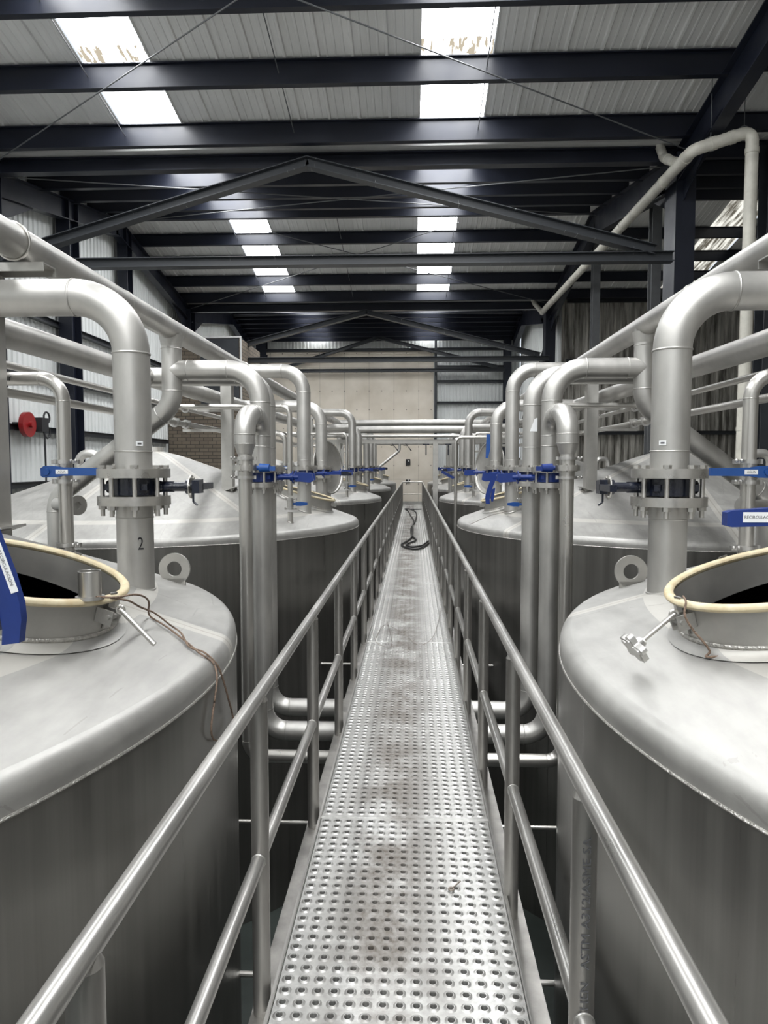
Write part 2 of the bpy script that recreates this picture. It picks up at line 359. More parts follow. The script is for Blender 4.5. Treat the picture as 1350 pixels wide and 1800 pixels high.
        for i, p in enumerate(path):
            if i:
                q = T[i-1].rotation_difference(T[i]); u = (q @ u); u = (u-T[i]*u.dot(T[i])).normalized()
            v = T[i].cross(u)
            for k in range(n):
                a = 2*PI*k/n; vs.append(p+u*(r*math.cos(a))+v*(r*math.sin(a)))
        m = len(path)
        fs = [(i*n+k, i*n+(k+1)%n, (i+1)*n+(k+1)%n, (i+1)*n+k) for i in range(m-1) for k in range(n)]
        if caps: fs += [tuple(range(n-1,-1,-1)), tuple(range((m-1)*n, m*n))]
        s.add(vs, fs)
        if weld:
            for c, d in seams: s.torus(c, d, r+weld*.15, weld, n, 6, 1.5)
        return s
    def build(s, name, mat, parent=None, smooth=True, ang=35, loc=None):
        me = bpy.data.meshes.new(name); me.from_pydata(s.v, [], s.f); me.update()
        if smooth:
            me.polygons.foreach_set('use_smooth', [True]*len(me.polygons))
            if ang: me.set_sharp_from_angle(angle=R_(ang))
        me.materials.append(M[mat] if isinstance(mat, str) else mat)
        o = bpy.data.objects.new(name, me); C.objects.link(o)
        if parent: o.parent = parent
        if loc: o.location = loc
        return o
def tag(o, label, cat, group=None):
    o['label'] = label; o['category'] = cat
    if group: o['group'] = group
    return o
def thing(name, label, cat, loc=(0,0,0), rotz=0, group=None):
    o = bpy.data.objects.new(name, None); C.objects.link(o); o.empty_display_size = .1
    o.location = loc; o.rotation_euler = (0,0,rotz); return tag(o, label, cat, group)
def struct(o): o['kind'] = 'structure'; return o
def copy_tree(o, parent=None):
    c = o.copy(); C.objects.link(c)
    if parent: c.parent = parent
    for ch in list(o.children): copy_tree(ch, c)
    return c
CACHE = {}
def inst(key, maker, label, cat, loc, rotz, group):
    if key in CACHE: o = copy_tree(CACHE[key])
    else: o = maker(); CACHE[key] = o
    o.location = loc; o.rotation_euler = (0,0,rotz); tag(o, label, cat, group); return o
def text(name, s, size, loc, rot, mat, parent, sx=1.0, extr=.0006, align='CENTER'):
    cu = bpy.data.curves.new(name, 'FONT'); cu.body = s; cu.size = size; cu.align_x = align; cu.align_y = 'CENTER'; cu.extrude = extr; cu.resolution_u = 2
    t = bpy.data.objects.new(name, cu); C.objects.link(t)
    me = bpy.data.meshes.new_from_object(t); bpy.data.objects.remove(t)
    me.transform(Matrix.LocRotScale(Vector(loc), rot, Vector((sx,1,1))))
    me.materials.clear(); me.materials.append(M[mat])
    o = bpy.data.objects.new(name, me); C.objects.link(o)
    if parent: o.parent = parent
    return o
from mathutils import Euler
FACE = Euler((PI/2,0,0)).to_quaternion()     # text upright facing the camera side (-Y)

SIDE = {-1: 'left', 1: 'right'}
ORD = ['nearest', 'second', 'third', 'fourth', 'farthest']

# ------------------------------------------------------------ the hall: floor, roof, walls
VAL = [-10.7, 1.3, 13.3, 25.3, 37.3]; YEND = 34.9; YBACK = -10.7
ZV = 7.62; SL = .18; XL = -8.35; XR = 13.0
def roofz(y):
    d = min(abs(y-v) for v in VAL); return ZV+SL*d
m = MB(); m.box(((XL+XR)/2, (YEND+YBACK)/2, GZ-.1), (XR-XL+.6, YEND-YBACK+.6, .2)); struct(m.build('floor', 'floor', smooth=False))
SKYX = [(-5.17,-4.10), (.10,1.19), (8.3,9.4)]
slopes = []
for v in VAL:
    for a, b in ((v, v-6), (v, v+6)):
        lo, hi = min(a,b), max(a,b)
        if hi <= YBACK+.01 or lo >= YEND: continue
        slopes.append((lo, min(hi, YEND)))
def rib_profile(x0, x1):
    pts = []; p = .545; n = max(1, round((x1-x0)/p)); p = (x1-x0)/n
    for k in range(n):
        a = x0+k*p
        pts += [(a,-.03),(a+.018,-.03),(a+.035,0)]
        for q in (.25,.5,.75):
            c = a+q*p; pts += [(c-.022,0),(c-.012,-.008),(c+.012,-.008),(c+.022,0)]
        pts += [(a+p-.035,0),(a+p-.018,-.03)]
    pts.append((x1,-.03)); return pts
runs = [(XL,-5.17),(-4.10,.10),(1.19,8.3),(9.4,XR)]
wn = 0
for i, (lo, hi) in enumerate(slopes):
    m = MB()
    last = lo > 31
    for x0, x1 in runs:
        pr = rib_profile(x0, x1); n = len(pr)
        m.add([(x, lo, roofz(lo)+z) for x, z in pr]+[(x, hi, roofz(hi)+z) for x, z in pr], [(k,k+1,n+k+1,n+k) for k in range(n-1)])
    struct(m.build('ceiling', 'roof', smooth=False))
    for j, (x0, x1) in enumerate(SKYX):
        m = MB(); n = 14; vs = []; 
        for y in (lo, hi):
            for k in range(n+1):
                vs.append((x0+(x1-x0)*k/n, y, roofz(y)+.02+(.025 if k%2 else 0)))
        m.add(vs, [(k,k+1,n+k+2,n+k+1) for k in range(n)])
        wn += 1
        struct(m.build('skylight_or_fill_%d'%wn, 'skydirty' if j == 2 else ('skyd' if (lo < 11.22 < hi) else 'sky'), smooth=False))
# valley gutters
for v in VAL[1:4]:
    if v < 5: continue
    m = MB(); pr = [(-.26,.0),(-.2,-.23),(.2,-.23),(.26,0),(.25,0),(.19,-.19),(-.19,-.19),(-.25,0)]
    m.prism(pr, (XL+.1, v, ZV-.0), (0,1,0), (0,0,1), (13.2 if v < 20 else 13.2,0,0))
    tag(m.build('valley_gutter', 'gutter', smooth=False), 'long pale grey gutter in the %s roof valley, above the braced beam' % ('near' if v < 20 else 'far'), 'gutter')
    m = MB(); m.ibeam((-8.0, v+.05, ZV-.25), (4.7, v+.05, ZV-.25), .26, .2)
    tag(m.build('valley_beam', 'navy', smooth=False), 'dark navy cross beam directly under the %s valley gutter' % ('near' if v < 20 else 'far'), 'beam')
# purlins
pk = 0
nm = {13.3: 'near valley', 25.3: 'far valley', 37.3: 'end wall'}
pl = ['lowest', 'second lowest', 'third lowest', 'fourth lowest', 'second highest', 'highest']
for v in VAL[2:]:
    for sd in (-1, 1):
        offs = (.54, 1.96, 3.38, 4.78) if v < 20 else (.45, 1.75, 3.08, 4.45)
        if v > 30: offs = (2.75, 3.3, 3.9, 4.45, 5.0, 5.55)
        for k, o in enumerate(offs):
            y = v+sd*o
            if y > YEND-.3: continue
            m = MB(); z = roofz(y)-.035
            m.ibeam((XL+.1, y, z), (4.83, y, z), .38 if v < 20 else (.33 if v < 30 else .42), .12, .016, .012)
            where = 'before' if sd < 0 else 'beyond'
            tag(m.build('purlin', 'navy', smooth=False), 'navy roof purlin, %s on the slope %s the %s' % (pl[k], where, nm[v]), 'purlin', 'roof purlins over the hall')
            if v < 30:
                m = MB(); m.ibeam((5.15, y, z), (XR, y, z), .30, .10, .016, .012)
                tag(m.build('purlin', 'navy', smooth=False), 'side aisle purlin, %s on the slope %s the %s' % (pl[k], where, nm[v]), 'purlin', 'roof purlins over the side aisle')
# ridge beams
for y in (19.3, 31.3):
    m = MB(); m.ibeam((XL+.1, y, roofz(y)-.035), (4.6, y, roofz(y)-.035), .40, .14)
    tag(m.build('ridge_beam', 'navy', smooth=False), 'dark navy ridge beam between %s' % ('the two valley gutters' if y < 20 else 'the far valley and the end wall'), 'beam')
# rafters of the two frames
for X, sn in ((-8.0, 'left'), (4.72, 'right')):
    for v0, v1, wd in ((13.3, 7.3, 'falling towards the near valley'), (13.3, 19.3, 'rising from the near valley'), (25.3, 19.3, 'falling towards the far valley'), (25.3, 31.3, 'rising from the far valley'), (34.7, 31.3, 'next to the end wall')):
        m = MB(); dz = -.39
        m.ibeam((X, v0, roofz(v0)+dz), (X, v1, roofz(v1)+dz), .60 if X > 0 else .46, .22, .022, .016)
        sgn = 1 if v1 > v0 else -1
        if v0 < 30: m.prism([(0,-.4),(1.9,-.4),(0,-1.05)], (X-.008, v0, roofz(v0)+dz), (0,sgn,SL), (0,0,1), (.016,0,0))
        tag(m.build('rafter', 'navy', smooth=False), 'heavy navy roof rafter on the %s frame line, %s' % (sn, wd), 'rafter', 'roof rafters')
# columns
def hcol(name, x, y, zt, w, d, mat, label, cat='column', face=False, z0=GZ, grp='steel columns'):
    m = MB()
    m.box((x, y-d/2, (zt+z0)/2), (w, .025, zt-z0)); m.box((x, y+d/2, (zt+z0)/2), (w, .025, zt-z0)); m.box((x, y, (zt+z0)/2), (.018, d, zt-z0))
    if face: m.box((x-w/2+.01, y, (zt+z0)/2), (.02, d, zt-z0))
    m.box((x, y, z0+.02), (w+.15, d+.15, .04))
    return tag(m.build(name, mat, smooth=False), label, cat, grp)
hcol('steel_column', 4.76, 13.3, ZV-.44, .34, .55, 'navy', 'thick navy column at the right end of the near braced beam', face=True)
hcol('steel_column', 4.70, 25.3, ZV-.44, .34, .5, 'navy', 'navy column at the right end of the far braced beam', face=True)
hcol('steel_column', -8.0, 13.3, ZV-.44, .34, .5, 'navy', 'navy column carrying the left end of the near braced beam')
hcol('steel_column', -8.0, 25.3, ZV-.44, .34, .5, 'navy', 'navy column carrying the left end of the far braced beam')
hcol('steel_column', -8.05, 16.6, roofz(16.6)-.4, .32, .45, 'navy', 'navy column standing against the left wall, before the brick room')
hcol('steel_column', -8.05, 19.9, roofz(19.9)-.4, .28, .35, 'navy', 'slimmer navy column against the left wall, the one nearest the brick room')
hcol('steel_column', 5.0, 20.2, roofz(20.6)-.2, .20, .22, 'greysteel', 'slim grey post on the right, between the two heavy navy columns')
hcol('steel_column', 5.22, 16.0, roofz(15.9)-.2, .20, .22, 'greysteel', 'slim grey post just left of the thick navy column')
hcol('steel_column', 6.25, 13.0, ZV-.3, .34, .35, 'navy2', 'dark grey column at the right edge of the hall behind the white downpipe')
hcol('steel_column', -7.35, 34.55, roofz(34.5)-.4, .5, .3, 'navy', 'navy column at the left end of the concrete wall')
hcol('steel_column', 4.45, 34.5, roofz(34.5)-.4, .34, .3, 'navy', 'navy column in the far right corner by the end wall')
hcol('steel_column', 1.05, 34.6, roofz(34.6)-.4, .12, .14, 'navy2', 'thin dark post between the concrete wall and the ribbed cladding')
# A-shaped wind braces
def brace(y, xl, xr, zc, xa, za, lab, h=.17):
    t = thing('roof_brace', lab, 'brace', (xa, y, zc))
    def part(n, p0, p1, hh):
        m = MB(); m.ibeam(Vector(p0)-Vector((xa,y,zc)), Vector(p1)-Vector((xa,y,zc)), hh, .22, .014, .012); m2 = m
        p0 = Vector(p0)-Vector((xa,y,zc)); p1 = Vector(p1)-Vector((xa,y,zc))
        d = p1-p0; L_ = d.length; e = d.normalized(); up = Vector((-e.z,0,e.x)) if e.x > 0 else Vector((e.z,0,-e.x))
        m.build(n, 'drip', t, smooth=False)
    part('tie_beam', (xl,y,zc+h/2), (xr,y,zc+h/2), h)
    part('diagonal', (xl+.3,y,zc+.2), (xa,y,za), h)
    part('diagonal', (xa,y,za), (xr-.3,y,zc+.2), h)
brace(13.0, -7.9, 4.55, 5.36, -1.91, 7.17, 'dark grey A-shaped roof brace spanning the hall under the near valley gutter')
brace(25.0, -7.9, 4.65, 5.37, -1.65, 7.08, 'dark A-shaped roof brace spanning the hall under the far valley gutter')
brace(34.3, -6.6, 4.3, 6.22, -1.7, 7.85, 'thin dark A-shaped brace in front of the end wall', .15)
# bracing rods
def rod(name, pts, r, lab, cat='rod', mat='greysteel', grp='thin roof rods'):
    m = MB(); m.tube(pts, r, .01, n=6, seg=2); return tag(m.build(name, mat), lab, cat, grp)
rz = lambda y: roofz(y)-.50
rod('tie_rod', [(-7.8,13.1,rz(13.1)),(1.2,7.4,rz(7.4))], .011, 'thin tie rod crossing the nearest roof slope from lower left to top centre')
rod('tie_rod', [(4.8,13.0,rz(13.0)),(-5.8,7.4,rz(7.4))], .011, 'thin tie rod crossing the nearest roof slope from top centre to lower right')
for v, wd in ((13.3,'beyond the near valley'), (25.3,'beyond the far valley')):
    rod('tie_rod', [(-7.8,v+.3,rz(v+.3)),(4.8,v+5.8,rz(v+5.8))], .012, 'thin tie rod in the dark slope %s, rising to the right' % wd)
    rod('tie_rod', [(4.8,v+.3,rz(v+.3)),(-7.8,v+5.8,rz(v+5.8))], .012, 'thin tie rod in the dark slope %s, rising to the left' % wd)
rod('tie_rod', [(-7.8,25.0,rz(25.0)),(1.2,19.5,rz(19.5))], .012, 'thin tie rod under the farther skylights, low at the left')
rod('tie_rod', [(4.8,25.0,rz(25.0)),(-4.6,19.5,rz(19.5))], .012, 'thin tie rod under the farther skylights, low at the right')
for x, wd in ((-5.1,'at the left edge of the left skylight'), (-2.1,'midway between the two skylights'), (1.1,'at the right edge of the right skylight')):
    rod('sag_rod', [(x,7.5,roofz(7.5)-.22),(x,13.0,roofz(13.0)-.22)], .009, 'thin rod on the nearest roof slope %s' % wd)
    rod('sag_rod', [(x,19.4,roofz(19.4)-.22),(x,25.0,roofz(25.0)-.22)], .010, 'thin rod on the farther lit roof slope %s' % wd)

# corrugated walls
def clad(name, mat, p0, p1, zf0, ztop, period=.20, depth=.035, nrm=(1,0,0), steps=1):
    p0 = Vector((*p0,0)); p1 = Vector((*p1,0)); L_ = (p1-p0).length; d = (p1-p0).normalized(); nr = Vector(nrm)
    m = MB(); vs = []; n = int(L_/period); pr = []
    for k in range(n):
        a = k*period
        pr += [(a,0),(a+period*.45,0),(a+period*.55,depth),(a+period*.90,depth)]
    pr.append((L_,0))
    for a, b in pr:
        q = p0+d*a+nr*b; vs.append((q.x,q.y,zf0))
    for a, b in pr:
        q = p0+d*a+nr*b; vs.append((q.x,q.y,ztop(q)))
    c = len(pr); m.add(vs, [(k,k+1,c+k+1,c+k) for k in range(c-1)])
    return struct(m.build(name, mat, smooth=False))
clad('wall_left', 'clad', (XL,YBACK), (XL,YEND), GZ, lambda q: roofz(q.y))
clad('wall_back', 'clad', (0.9,YEND), (5.1,YEND), GZ, lambda q: roofz(q.y), nrm=(0,-1,0), period=.17)
clad('wall_back', 'clad', (XL,YEND+.02), (0.95,YEND+.02), 6.9, lambda q: roofz(q.y), nrm=(0,-1,0), period=.17)
clad('wall_right', 'clad', (5.15,25.4), (5.15,YEND), GZ, lambda q: roofz(q.y), nrm=(-1,0,0), period=.3)
clad('wall_back', 'dirtyclad', (5.15,25.5), (XR,25.5), GZ, lambda q: ZV, nrm=(0,-1,0), period=.24, depth=.05)
clad('wall_right', 'dirtyclad', (XR,YBACK), (XR,25.5), GZ, lambda q: roofz(q.y), nrm=(-1,0,0))
clad('wall_front', 'clad', (XL,YBACK), (XR,YBACK), GZ, lambda q: ZV, nrm=(0,1,0))
m = MB(); m.box((-3.15, YEND-.12, (7.05+GZ)/2), (8.2, .16, 7.05-GZ)); struct(m.build('wall_back', 'concrete', smooth=False))
m = MB(); m.box((-3.15, YEND-.14, 7.12), (8.25, .24, .14)); struct(m.build('trim_1', 'concrete', smooth=False))
for i, (x0, x1, z0, z1) in enumerate(((-6.5,-1.5,-1,5.5), (1.0,6.0,-1,5.5), (8,12,0,5))):  # unseen glowing panels, added as fill light for surfaces facing the camera
    m = MB(); m.box(((x0+x1)/2, YBACK+.06, (z0+z1)/2), (x1-x0, .04, z1-z0)); struct(m.build('skylight_or_fill_%d' % (40+i), 'rearfill', smooth=False))
# brick room
m = MB(); m.box((-7.05, 25.4, (5.95+GZ)/2), (2.5, 3.0, 5.95-GZ)); struct(m.build('wall_brick', 'brick', smooth=False))
m = MB(); m.box((-7.05, 23.88, 5.98), (2.56, .06, .05)); m.box((-5.79, 23.88, 4.6), (.05, .06, 2.7)); struct(m.build('trim_2', 'gutter', smooth=False))
m = MB(); m.box((-6.5, 23.86, 4.75), (1.3, .03, 2.35)); struct(m.build('trim_4', 'navy2', smooth=False))
# girts
def girt(p0, p1, lab, grp):
    m = MB(); m.ibeam(p0, p1, .13, .14, .01, .01); return tag(m.build('girt', 'navy2', smooth=False), lab, 'rail', grp)
hh = ['lowest','second lowest','third lowest','second highest','highest']
for k, z in enumerate((1.35,2.55,3.75,5.0,6.25)):
    girt((XL+.12, 5, z), (XL+.12, 23.7, z), 'dark horizontal girt along the left cladding, %s of those on that wall' % hh[k], 'left wall girts')
for k, z in enumerate((3.6,4.78,5.8,6.5,7.35)):
    girt((1.1, YEND-.14, z), (4.4, YEND-.14, z), 'dark horizontal girt on the ribbed end wall, %s of the five' % hh[k], 'end wall girts')
m = MB(); m.ibeam((-7.2, YEND-.35, 7.3), (1.0, YEND-.35, 7.3), .14, .14, .01, .01); tag(m.build('girt', 'navy2', smooth=False), 'dark beam lying along the top of the concrete wall', 'rail')
for k, z in enumerate((2.9, 5.4, 7.45)):
    girt((5.3, 25.3, z), (XR-.1, 25.3, z), 'dark girt across the stained side aisle cladding, %s of the three' % ['lowest','middle','topmost'][k], 'aisle girts')
m = MB(); m.ibeam((5.02, 25.8, 7.1), (5.02, 33.5, 3.6), .2, .16); tag(m.build('wall_brace', 'navy2', smooth=False), 'dark diagonal brace against the pale cladding at the far right', 'brace')
# sockets on the concrete wall
for i, (x, z, lab) in enumerate(((-.27,1.85,'small black switch box on the concrete wall, the highest one'), (-.27,.93,'small black switch box low on the concrete wall above the end rail'))):
    m = MB(); m.box((x, YEND-.22, z), (.22,.05,.30 if i == 0 else .16))
    o = tag(m.build('switch_box', 'ink', smooth=False), lab, 'switch box'); q = MB(); q.box((x+.03,YEND-.25,z+.06),(.06,.02,.06)); q.build('switch', 'gutter', o, smooth=False)

# ------------------------------------------------------------ walkway
XPL, XPR = -.44, .361; YW0, YW1 = .2, 31.0
walk = thing('walkway', 'long narrow walkway of dimpled perforated steel plates between the tanks', 'walkway', (X0, 0, 0))
def deck_panel(y0, y1, near):
    nx = 15; px = (XPR-XPL-.004)/nx; ny = int((y1-y0-.03)/.0525); py = (y1-y0-.03)/ny
    q = 3 if near else 2; n = 4*q
    sq = []
    for sd in range(4):
        for k in range(q):
            t = -1+2*k/q
            sq.append([(t,-1),(1,t),(-t,1),(-1,-t)][sd])
    ang = [math.atan2(b, a) for a, b in sq]
    rings = [(.0215,0),(.0175,.0018),(.0142,.0042),(.0122,.0042),(.0108,.0015),(.0105,-.012)]
    vs = []; fs = []
    for j in range(ny):
        cy = y0+.015+py*(j+.5)
        for i in range(nx):
            cx = XPL+.002+px*(i+.5)-X0; b = len(vs)
            for a, c in sq: vs.append((cx+a*px/2, cy+c*py/2, 0))
            for r, z in rings:
                for t in ang: vs.append((cx+r*math.cos(t), cy+r*math.sin(t), z))
            for k in range(len(rings)):
                for e in range(n): fs.append((b+k*n+e, b+k*n+(e+1)%n, b+(k+1)*n+(e+1)%n, b+(k+1)*n+e))
    m = MB(); m.v = vs; m.f = fs
    for ya, yb in ((y0, y0+.015), (y1-.015, y1)):
        m.add([(XPL-X0,ya,0),(XPR-X0,ya,0),(XPR-X0,yb,0),(XPL-X0,yb,0)], [(0,1,2,3)])
    m.tube([(XPL-X0, y1-.001, 0), (XPR-X0, y1-.001, 0)], .0035, n=6)
    o = m.build('deck_plate', 'deck', walk, smooth=True, ang=22)
    return o
ys = [YW0, 3.33, 6.75]
while ys[-1] < YW1-.5: ys.append(min(ys[-1]+3.45, YW1))
for a, b in zip(ys, ys[1:]): deck_panel(a, b, a < 6)
for s, x in ((-1, XPL), (1, XPR)):
    m = MB()
    a = x-X0
    m.box((a+s*.004, (YW0+YW1)/2, .0), (.008, YW1-YW0, .05))           # upstand of the plate
    m.build('kerb', 'rail', walk, smooth=False)
    m = MB(); m.box((a+s*.045, (YW0+YW1)/2, -.075), (.07, YW1-YW0, .012)); m.box((a+s*.012, (YW0+YW1)/2, -.13), (.008, YW1-YW0, .12)); m.box((a+s*.045, (YW0+YW1)/2, -.185), (.07, YW1-YW0, .012))
    m.build('stringer', 'post', walk, smooth=False)
for y in (5.2, 12.3, 19.2, 26.0, 30.7):
    m = MB()
    for s in (-1, 1): m.box((s*.34, y, (GZ-.19)/2), (.09,.09,-GZ-.19))
    m.box((0, y, -.24), (.9,.1,.1)); m.build('trestle', 'post', walk, smooth=False)
for k, y in enumerate((3.05, 4.42, 8.1)):
    m = MB(); m.cyl((-1.5-X0*0, y, -.6), (1.5, y, -.6), .013, n=10)
    tag(m.build('tie_bar', 'tube'), 'thin steel tie bar passing below the walkway, %s' % ['the one at the bottom of the photo', 'between the nearest tanks', 'farther on between the second tanks'][k], 'rod', 'tie bars under the walkway')
# railings
XRL, XRR = -.486, .386; RZ = 1.0
def railing(s, x, y0, dy, lab):
    t = thing('railing', lab, 'railing', (x, y0, 0))
    m = MB(); m.tube([(0, -1.0, RZ-.021), (0, YW1-y0, RZ-.021)], .0215, n=20); m.build('top_rail', 'rail', t)
    m = MB(); m.tube([(0, -1.0, .452), (0, YW1-y0, .452)], .0215, n=18)
    k = 0
    while y0+k*dy < YW1: m.torus((0, k*dy-.031, .452), (0,1,0), .0215, .003, 18, 6); k += 1
    m.build('mid_rail', 'rail', t)
    pm = MB(); pm.cyl((0,0,-.17), (0,0,RZ-.040), .0285, n=20, caps=False); pm.cyl((0,0,RZ-.040), (0,0,RZ-.016), .0285, .017, n=20); pm.box((-s*.02,0,-.1),(.03,.07,.1))
    p0 = None; k = 0
    while y0+k*dy < YW1:
        if p0 is None: p0 = pm.build('post', 'post', t); o = p0
        else: o = p0.copy(); C.objects.link(o); o.parent = t
        o.location = (0, k*dy, 0); k += 1
    return t
rl = railing(-1, XRL, -.20, 1.19, 'tubular steel handrail along the left edge of the walkway')
rr = railing(1, XRR, .42, 1.145, 'tubular steel handrail along the right edge of the walkway')
text('stencil', 'CHEN   ASTM A312/ASME SA', .027, (.0, 1.145-.0292, .88), Euler((PI/2,-PI/2,0)).to_quaternion(), 'inksoft', rr, 1.25, align='RIGHT')
m = MB(); m.cyl((XRL,YW1-.03,RZ-.02),(XRR,YW1-.03,RZ-.02),.021,n=14); m.cyl((XRL,YW1-.03,.45),(XRR,YW1-.03,.45),.018,n=14); m.box(((XRL+XRR)/2,YW1,.06),(.84,.01,.14))
tag(m.build('end_rail', 'rail'), 'pale cross rails closing the far end of the walkway', 'railing')

# ------------------------------------------------------------ tanks
def conez(d): return 1.01+.36*(2.60-d)
NZ = [('A',1.24,.75,.084,1.515), ('C',1.26,-.75,.084,1.515), ('B',1.87,1.35,.039,1.24), ('E',1.32,-1.40,.030,1.17)]
MH = (1.33, -.13, .375)     # manhole offset, dy, radius
TILT = R_(15)
def make_tank(s):
    t = bpy.data.objects.new('storage_tank', None); C.objects.link(t)
    k = -s                      # direction of the walkway in local x
    lx = lambda o: k*(TO-o)
    m = MB(); m.lathe([(TR,GZ),(TR,.20),(TR,.895)], 144)
    for a in (0.35, 1.55, 2.75, 3.95, 5.15):
        m.cyl((TR*math.cos(a), TR*math.sin(a), GZ), (TR*math.cos(a), TR*math.sin(a), .88), .004, n=6, caps=False)
    m.build('shell', 'shell', t)
    m = MB(); m.torus((0,0,.895), (0,0,1), TR, .005, 144, 6); m.build('weld_seam', 'weld', t)
    # roof: knuckle + cone with a hole under the manhole
    prof = [(TR,.895),(TR,.925)]
    for j in range(1, 8):
        a = (PI/2-math.atan(.36))*j/7; prof.append((TR-.068+.068*math.cos(a), .925+.068*math.sin(a)))
    re, ze = prof[-1]
    m = MB(); m.lathe(prof, 144)
    def cz(d): return ze+.36*(re-d) - (0.0 if d > .35 else .36*(.35-d)*.35)
    hx, hy, hr = lx(MH[0])-k*math.sin(TILT)*.10, MH[1], MH[2]+.012
    pts = []; edges = []
    n = 144; b = len(pts)
    for i in range(n): pts.append(Vector((re*math.cos(2*PI*i/n), re*math.sin(2*PI*i/n)))); edges.append((i, (i+1)%n))
    b = len(pts); n2 = 48
    for i in range(n2): pts.append(Vector((hx+hr*math.cos(2*PI*i/n2), hy+hr*math.sin(2*PI*i/n2)))); edges.append((b+i, b+(i+1)%n2))
    for r in [re-.02]+[re-.17*q for q in range(1, 15)]+[.1]:
        cnt = max(8, int(144*max(r, .25)/re))
        for i in range(cnt):
            p = Vector((r*math.cos(2*PI*i/cnt), r*math.sin(2*PI*i/cnt)))
            if (p-Vector((hx,hy))).length > hr+.05: pts.append(p)
    pts.append(Vector((0,0)))
    vo, eo, fo, *_ = geometry.delaunay_2d_cdt(pts, edges, [], 1, 1e-5)
    fs = []
    for f in fo:
        c = sum((Vector(vo[i]) for i in f), Vector((0,0)))/len(f)
        if (c-Vector((hx,hy))).length > hr*.98: fs.append(tuple(f))
    m.add([(p[0], p[1], cz(math.hypot(p[0],p[1]))) for p in vo], fs)
    m.cyl((0,0,cz(0)-.05), (0,0,cz(0)+.03), .12, n=24)
    m.build('cone_roof', 'lid', t, ang=50)
    # manhole
    zc = 1.342; hx0 = lx(MH[0])
    ax = Vector((k*math.sin(TILT), 0, math.cos(TILT))); c = Vector((hx0, hy, zc))
    u = Vector((k*math.cos(TILT),0,-math.sin(TILT))); v = Vector((0,1,0)); pth = []
    for a in range(57):
        e = u*math.cos(2*PI*a/56)+v*math.sin(2*PI*a/56); p = c+e*(MH[2]+.003)
        for _ in range(12):
            p = p-ax*(p.z-cz(math.hypot(p.x,p.y))-.030)
        pth.append(p)
    m = MB(); vs = []
    for q in pth[:-1]:
        e = (q-c); e = (e-ax*e.dot(ax)).normalized()
        for dr, dz in ((0,0),(.006,-.010),(.016,-.020),(.034,-.026)):
            w_ = q+e*dr; zz = cz(math.hypot(w_.x,w_.y))+.030+dz; vs.append((w_.x,w_.y,zz))
    m.add(vs, [(a*4+b,((a+1)%56)*4+b,((a+1)%56)*4+b+1,a*4+b+1) for a in range(56) for b in range(3)]); m.build('collar_skirt', 'lid', t)
    m = MB(); vs = []
    for q in pth[:-1]:
        h = (c-q).dot(ax); e = ((q-c)+ax*h).normalized(); lo_ = q-ax*.030
        vs += [lo_-e*.010, lo_-e*.003, q+ax*(h-.012)-e*.003, q+ax*(h-.012)-e*.010]
    m.add(vs, [(a*4+b,((a+1)%56)*4+b,((a+1)%56)*4+(b+1)%4,a*4+(b+1)%4) for a in range(56) for b in range(4)]); m.build('manhole_collar', 'plate_steel', t)
    m = MB(); m.tube(pth, .0075, .001, n=6, seg=2); m.build('weld_seam', 'weld', t, ang=None)
    m = MB(); m.torus(c, ax, MH[2]+.006, .017, 64, 12, .8); m.build('gasket', 'gasket', t)
    # swing-bolt lugs
    for a in (R_(-12), R_(75), R_(150), R_(212)):
        u = Vector((k*math.cos(TILT),0,-math.sin(TILT))); v = Vector((0,1,0))
        e = u*math.cos(a)+v*math.sin(a); tn = v*math.cos(a)-u*math.sin(a)
        p = c+e*(MH[2]+.03)-ax*.045; m = MB()
        for q in (-.018, .018): m.prism([(-.03,-.028),(.035,-.028),(.035,.022),(-.03,.022)], p+tn*q-tn*.003, e, ax, tn*.006)
        m.cyl(p-tn*.03+e*.02, p+tn*.03+e*.02, .009, n=10); m.cyl(p+tn*.022+e*.02, p+tn*.034+e*.02, .014, n=6)
        m.box(p-e*.026+tn*.05,(.006,.035,.13), Matrix((e,tn,ax)).transposed()); m.build('hinge_lug', 'clamp', t)
    # lifting lug
    for dy in (1.35,):
        x = lx(1.26); zz = cz(math.hypot(x, dy)); m = MB()
        m.ring((x, dy-.008, zz+.075), (x, dy+.008, zz+.075), .088, .042, 32); m.box((x,dy,zz-.0),(.12,.016,.04)); m.build('lifting_lug', 'plate_steel', t)
    # nozzles
    for nme, o, dy, r, zt in NZ:
        x = lx(o); z0 = cz(math.hypot(x,dy)); m = MB()
        m.cyl((x,dy,z0-.12), (x,dy,zt), r, n=32, caps=False); m.torus((x,dy,z0+.0), Vector((k*.3,0,1)), r+.003, .006, 28, 6)
        if nme in 'AC': m.torus((x,dy,zt-.06), (0,0,1), r, .003, 28, 6)
        q = m.build('nozzle', 'pipe' if r > .05 else 'tube', t)
        if nme in 'AC':
            m = MB(); m.ring((x,dy,zt), (x,dy,zt+.042), .165, r-.006, 40); m.build('flange', 'flange', q)
    # vents on the cone
    x = k*-.55; m = MB(); m.tube([(x,-1.0,cz(1.1)-.05),(x,-1.0,cz(1.1)+.28),(x+.25,-1.0,cz(1.1)+.28),(x+.25,-1.0,cz(1.1)+.12)], .05, .11, n=18); m.build('vent', 'pipe', t)
    return t
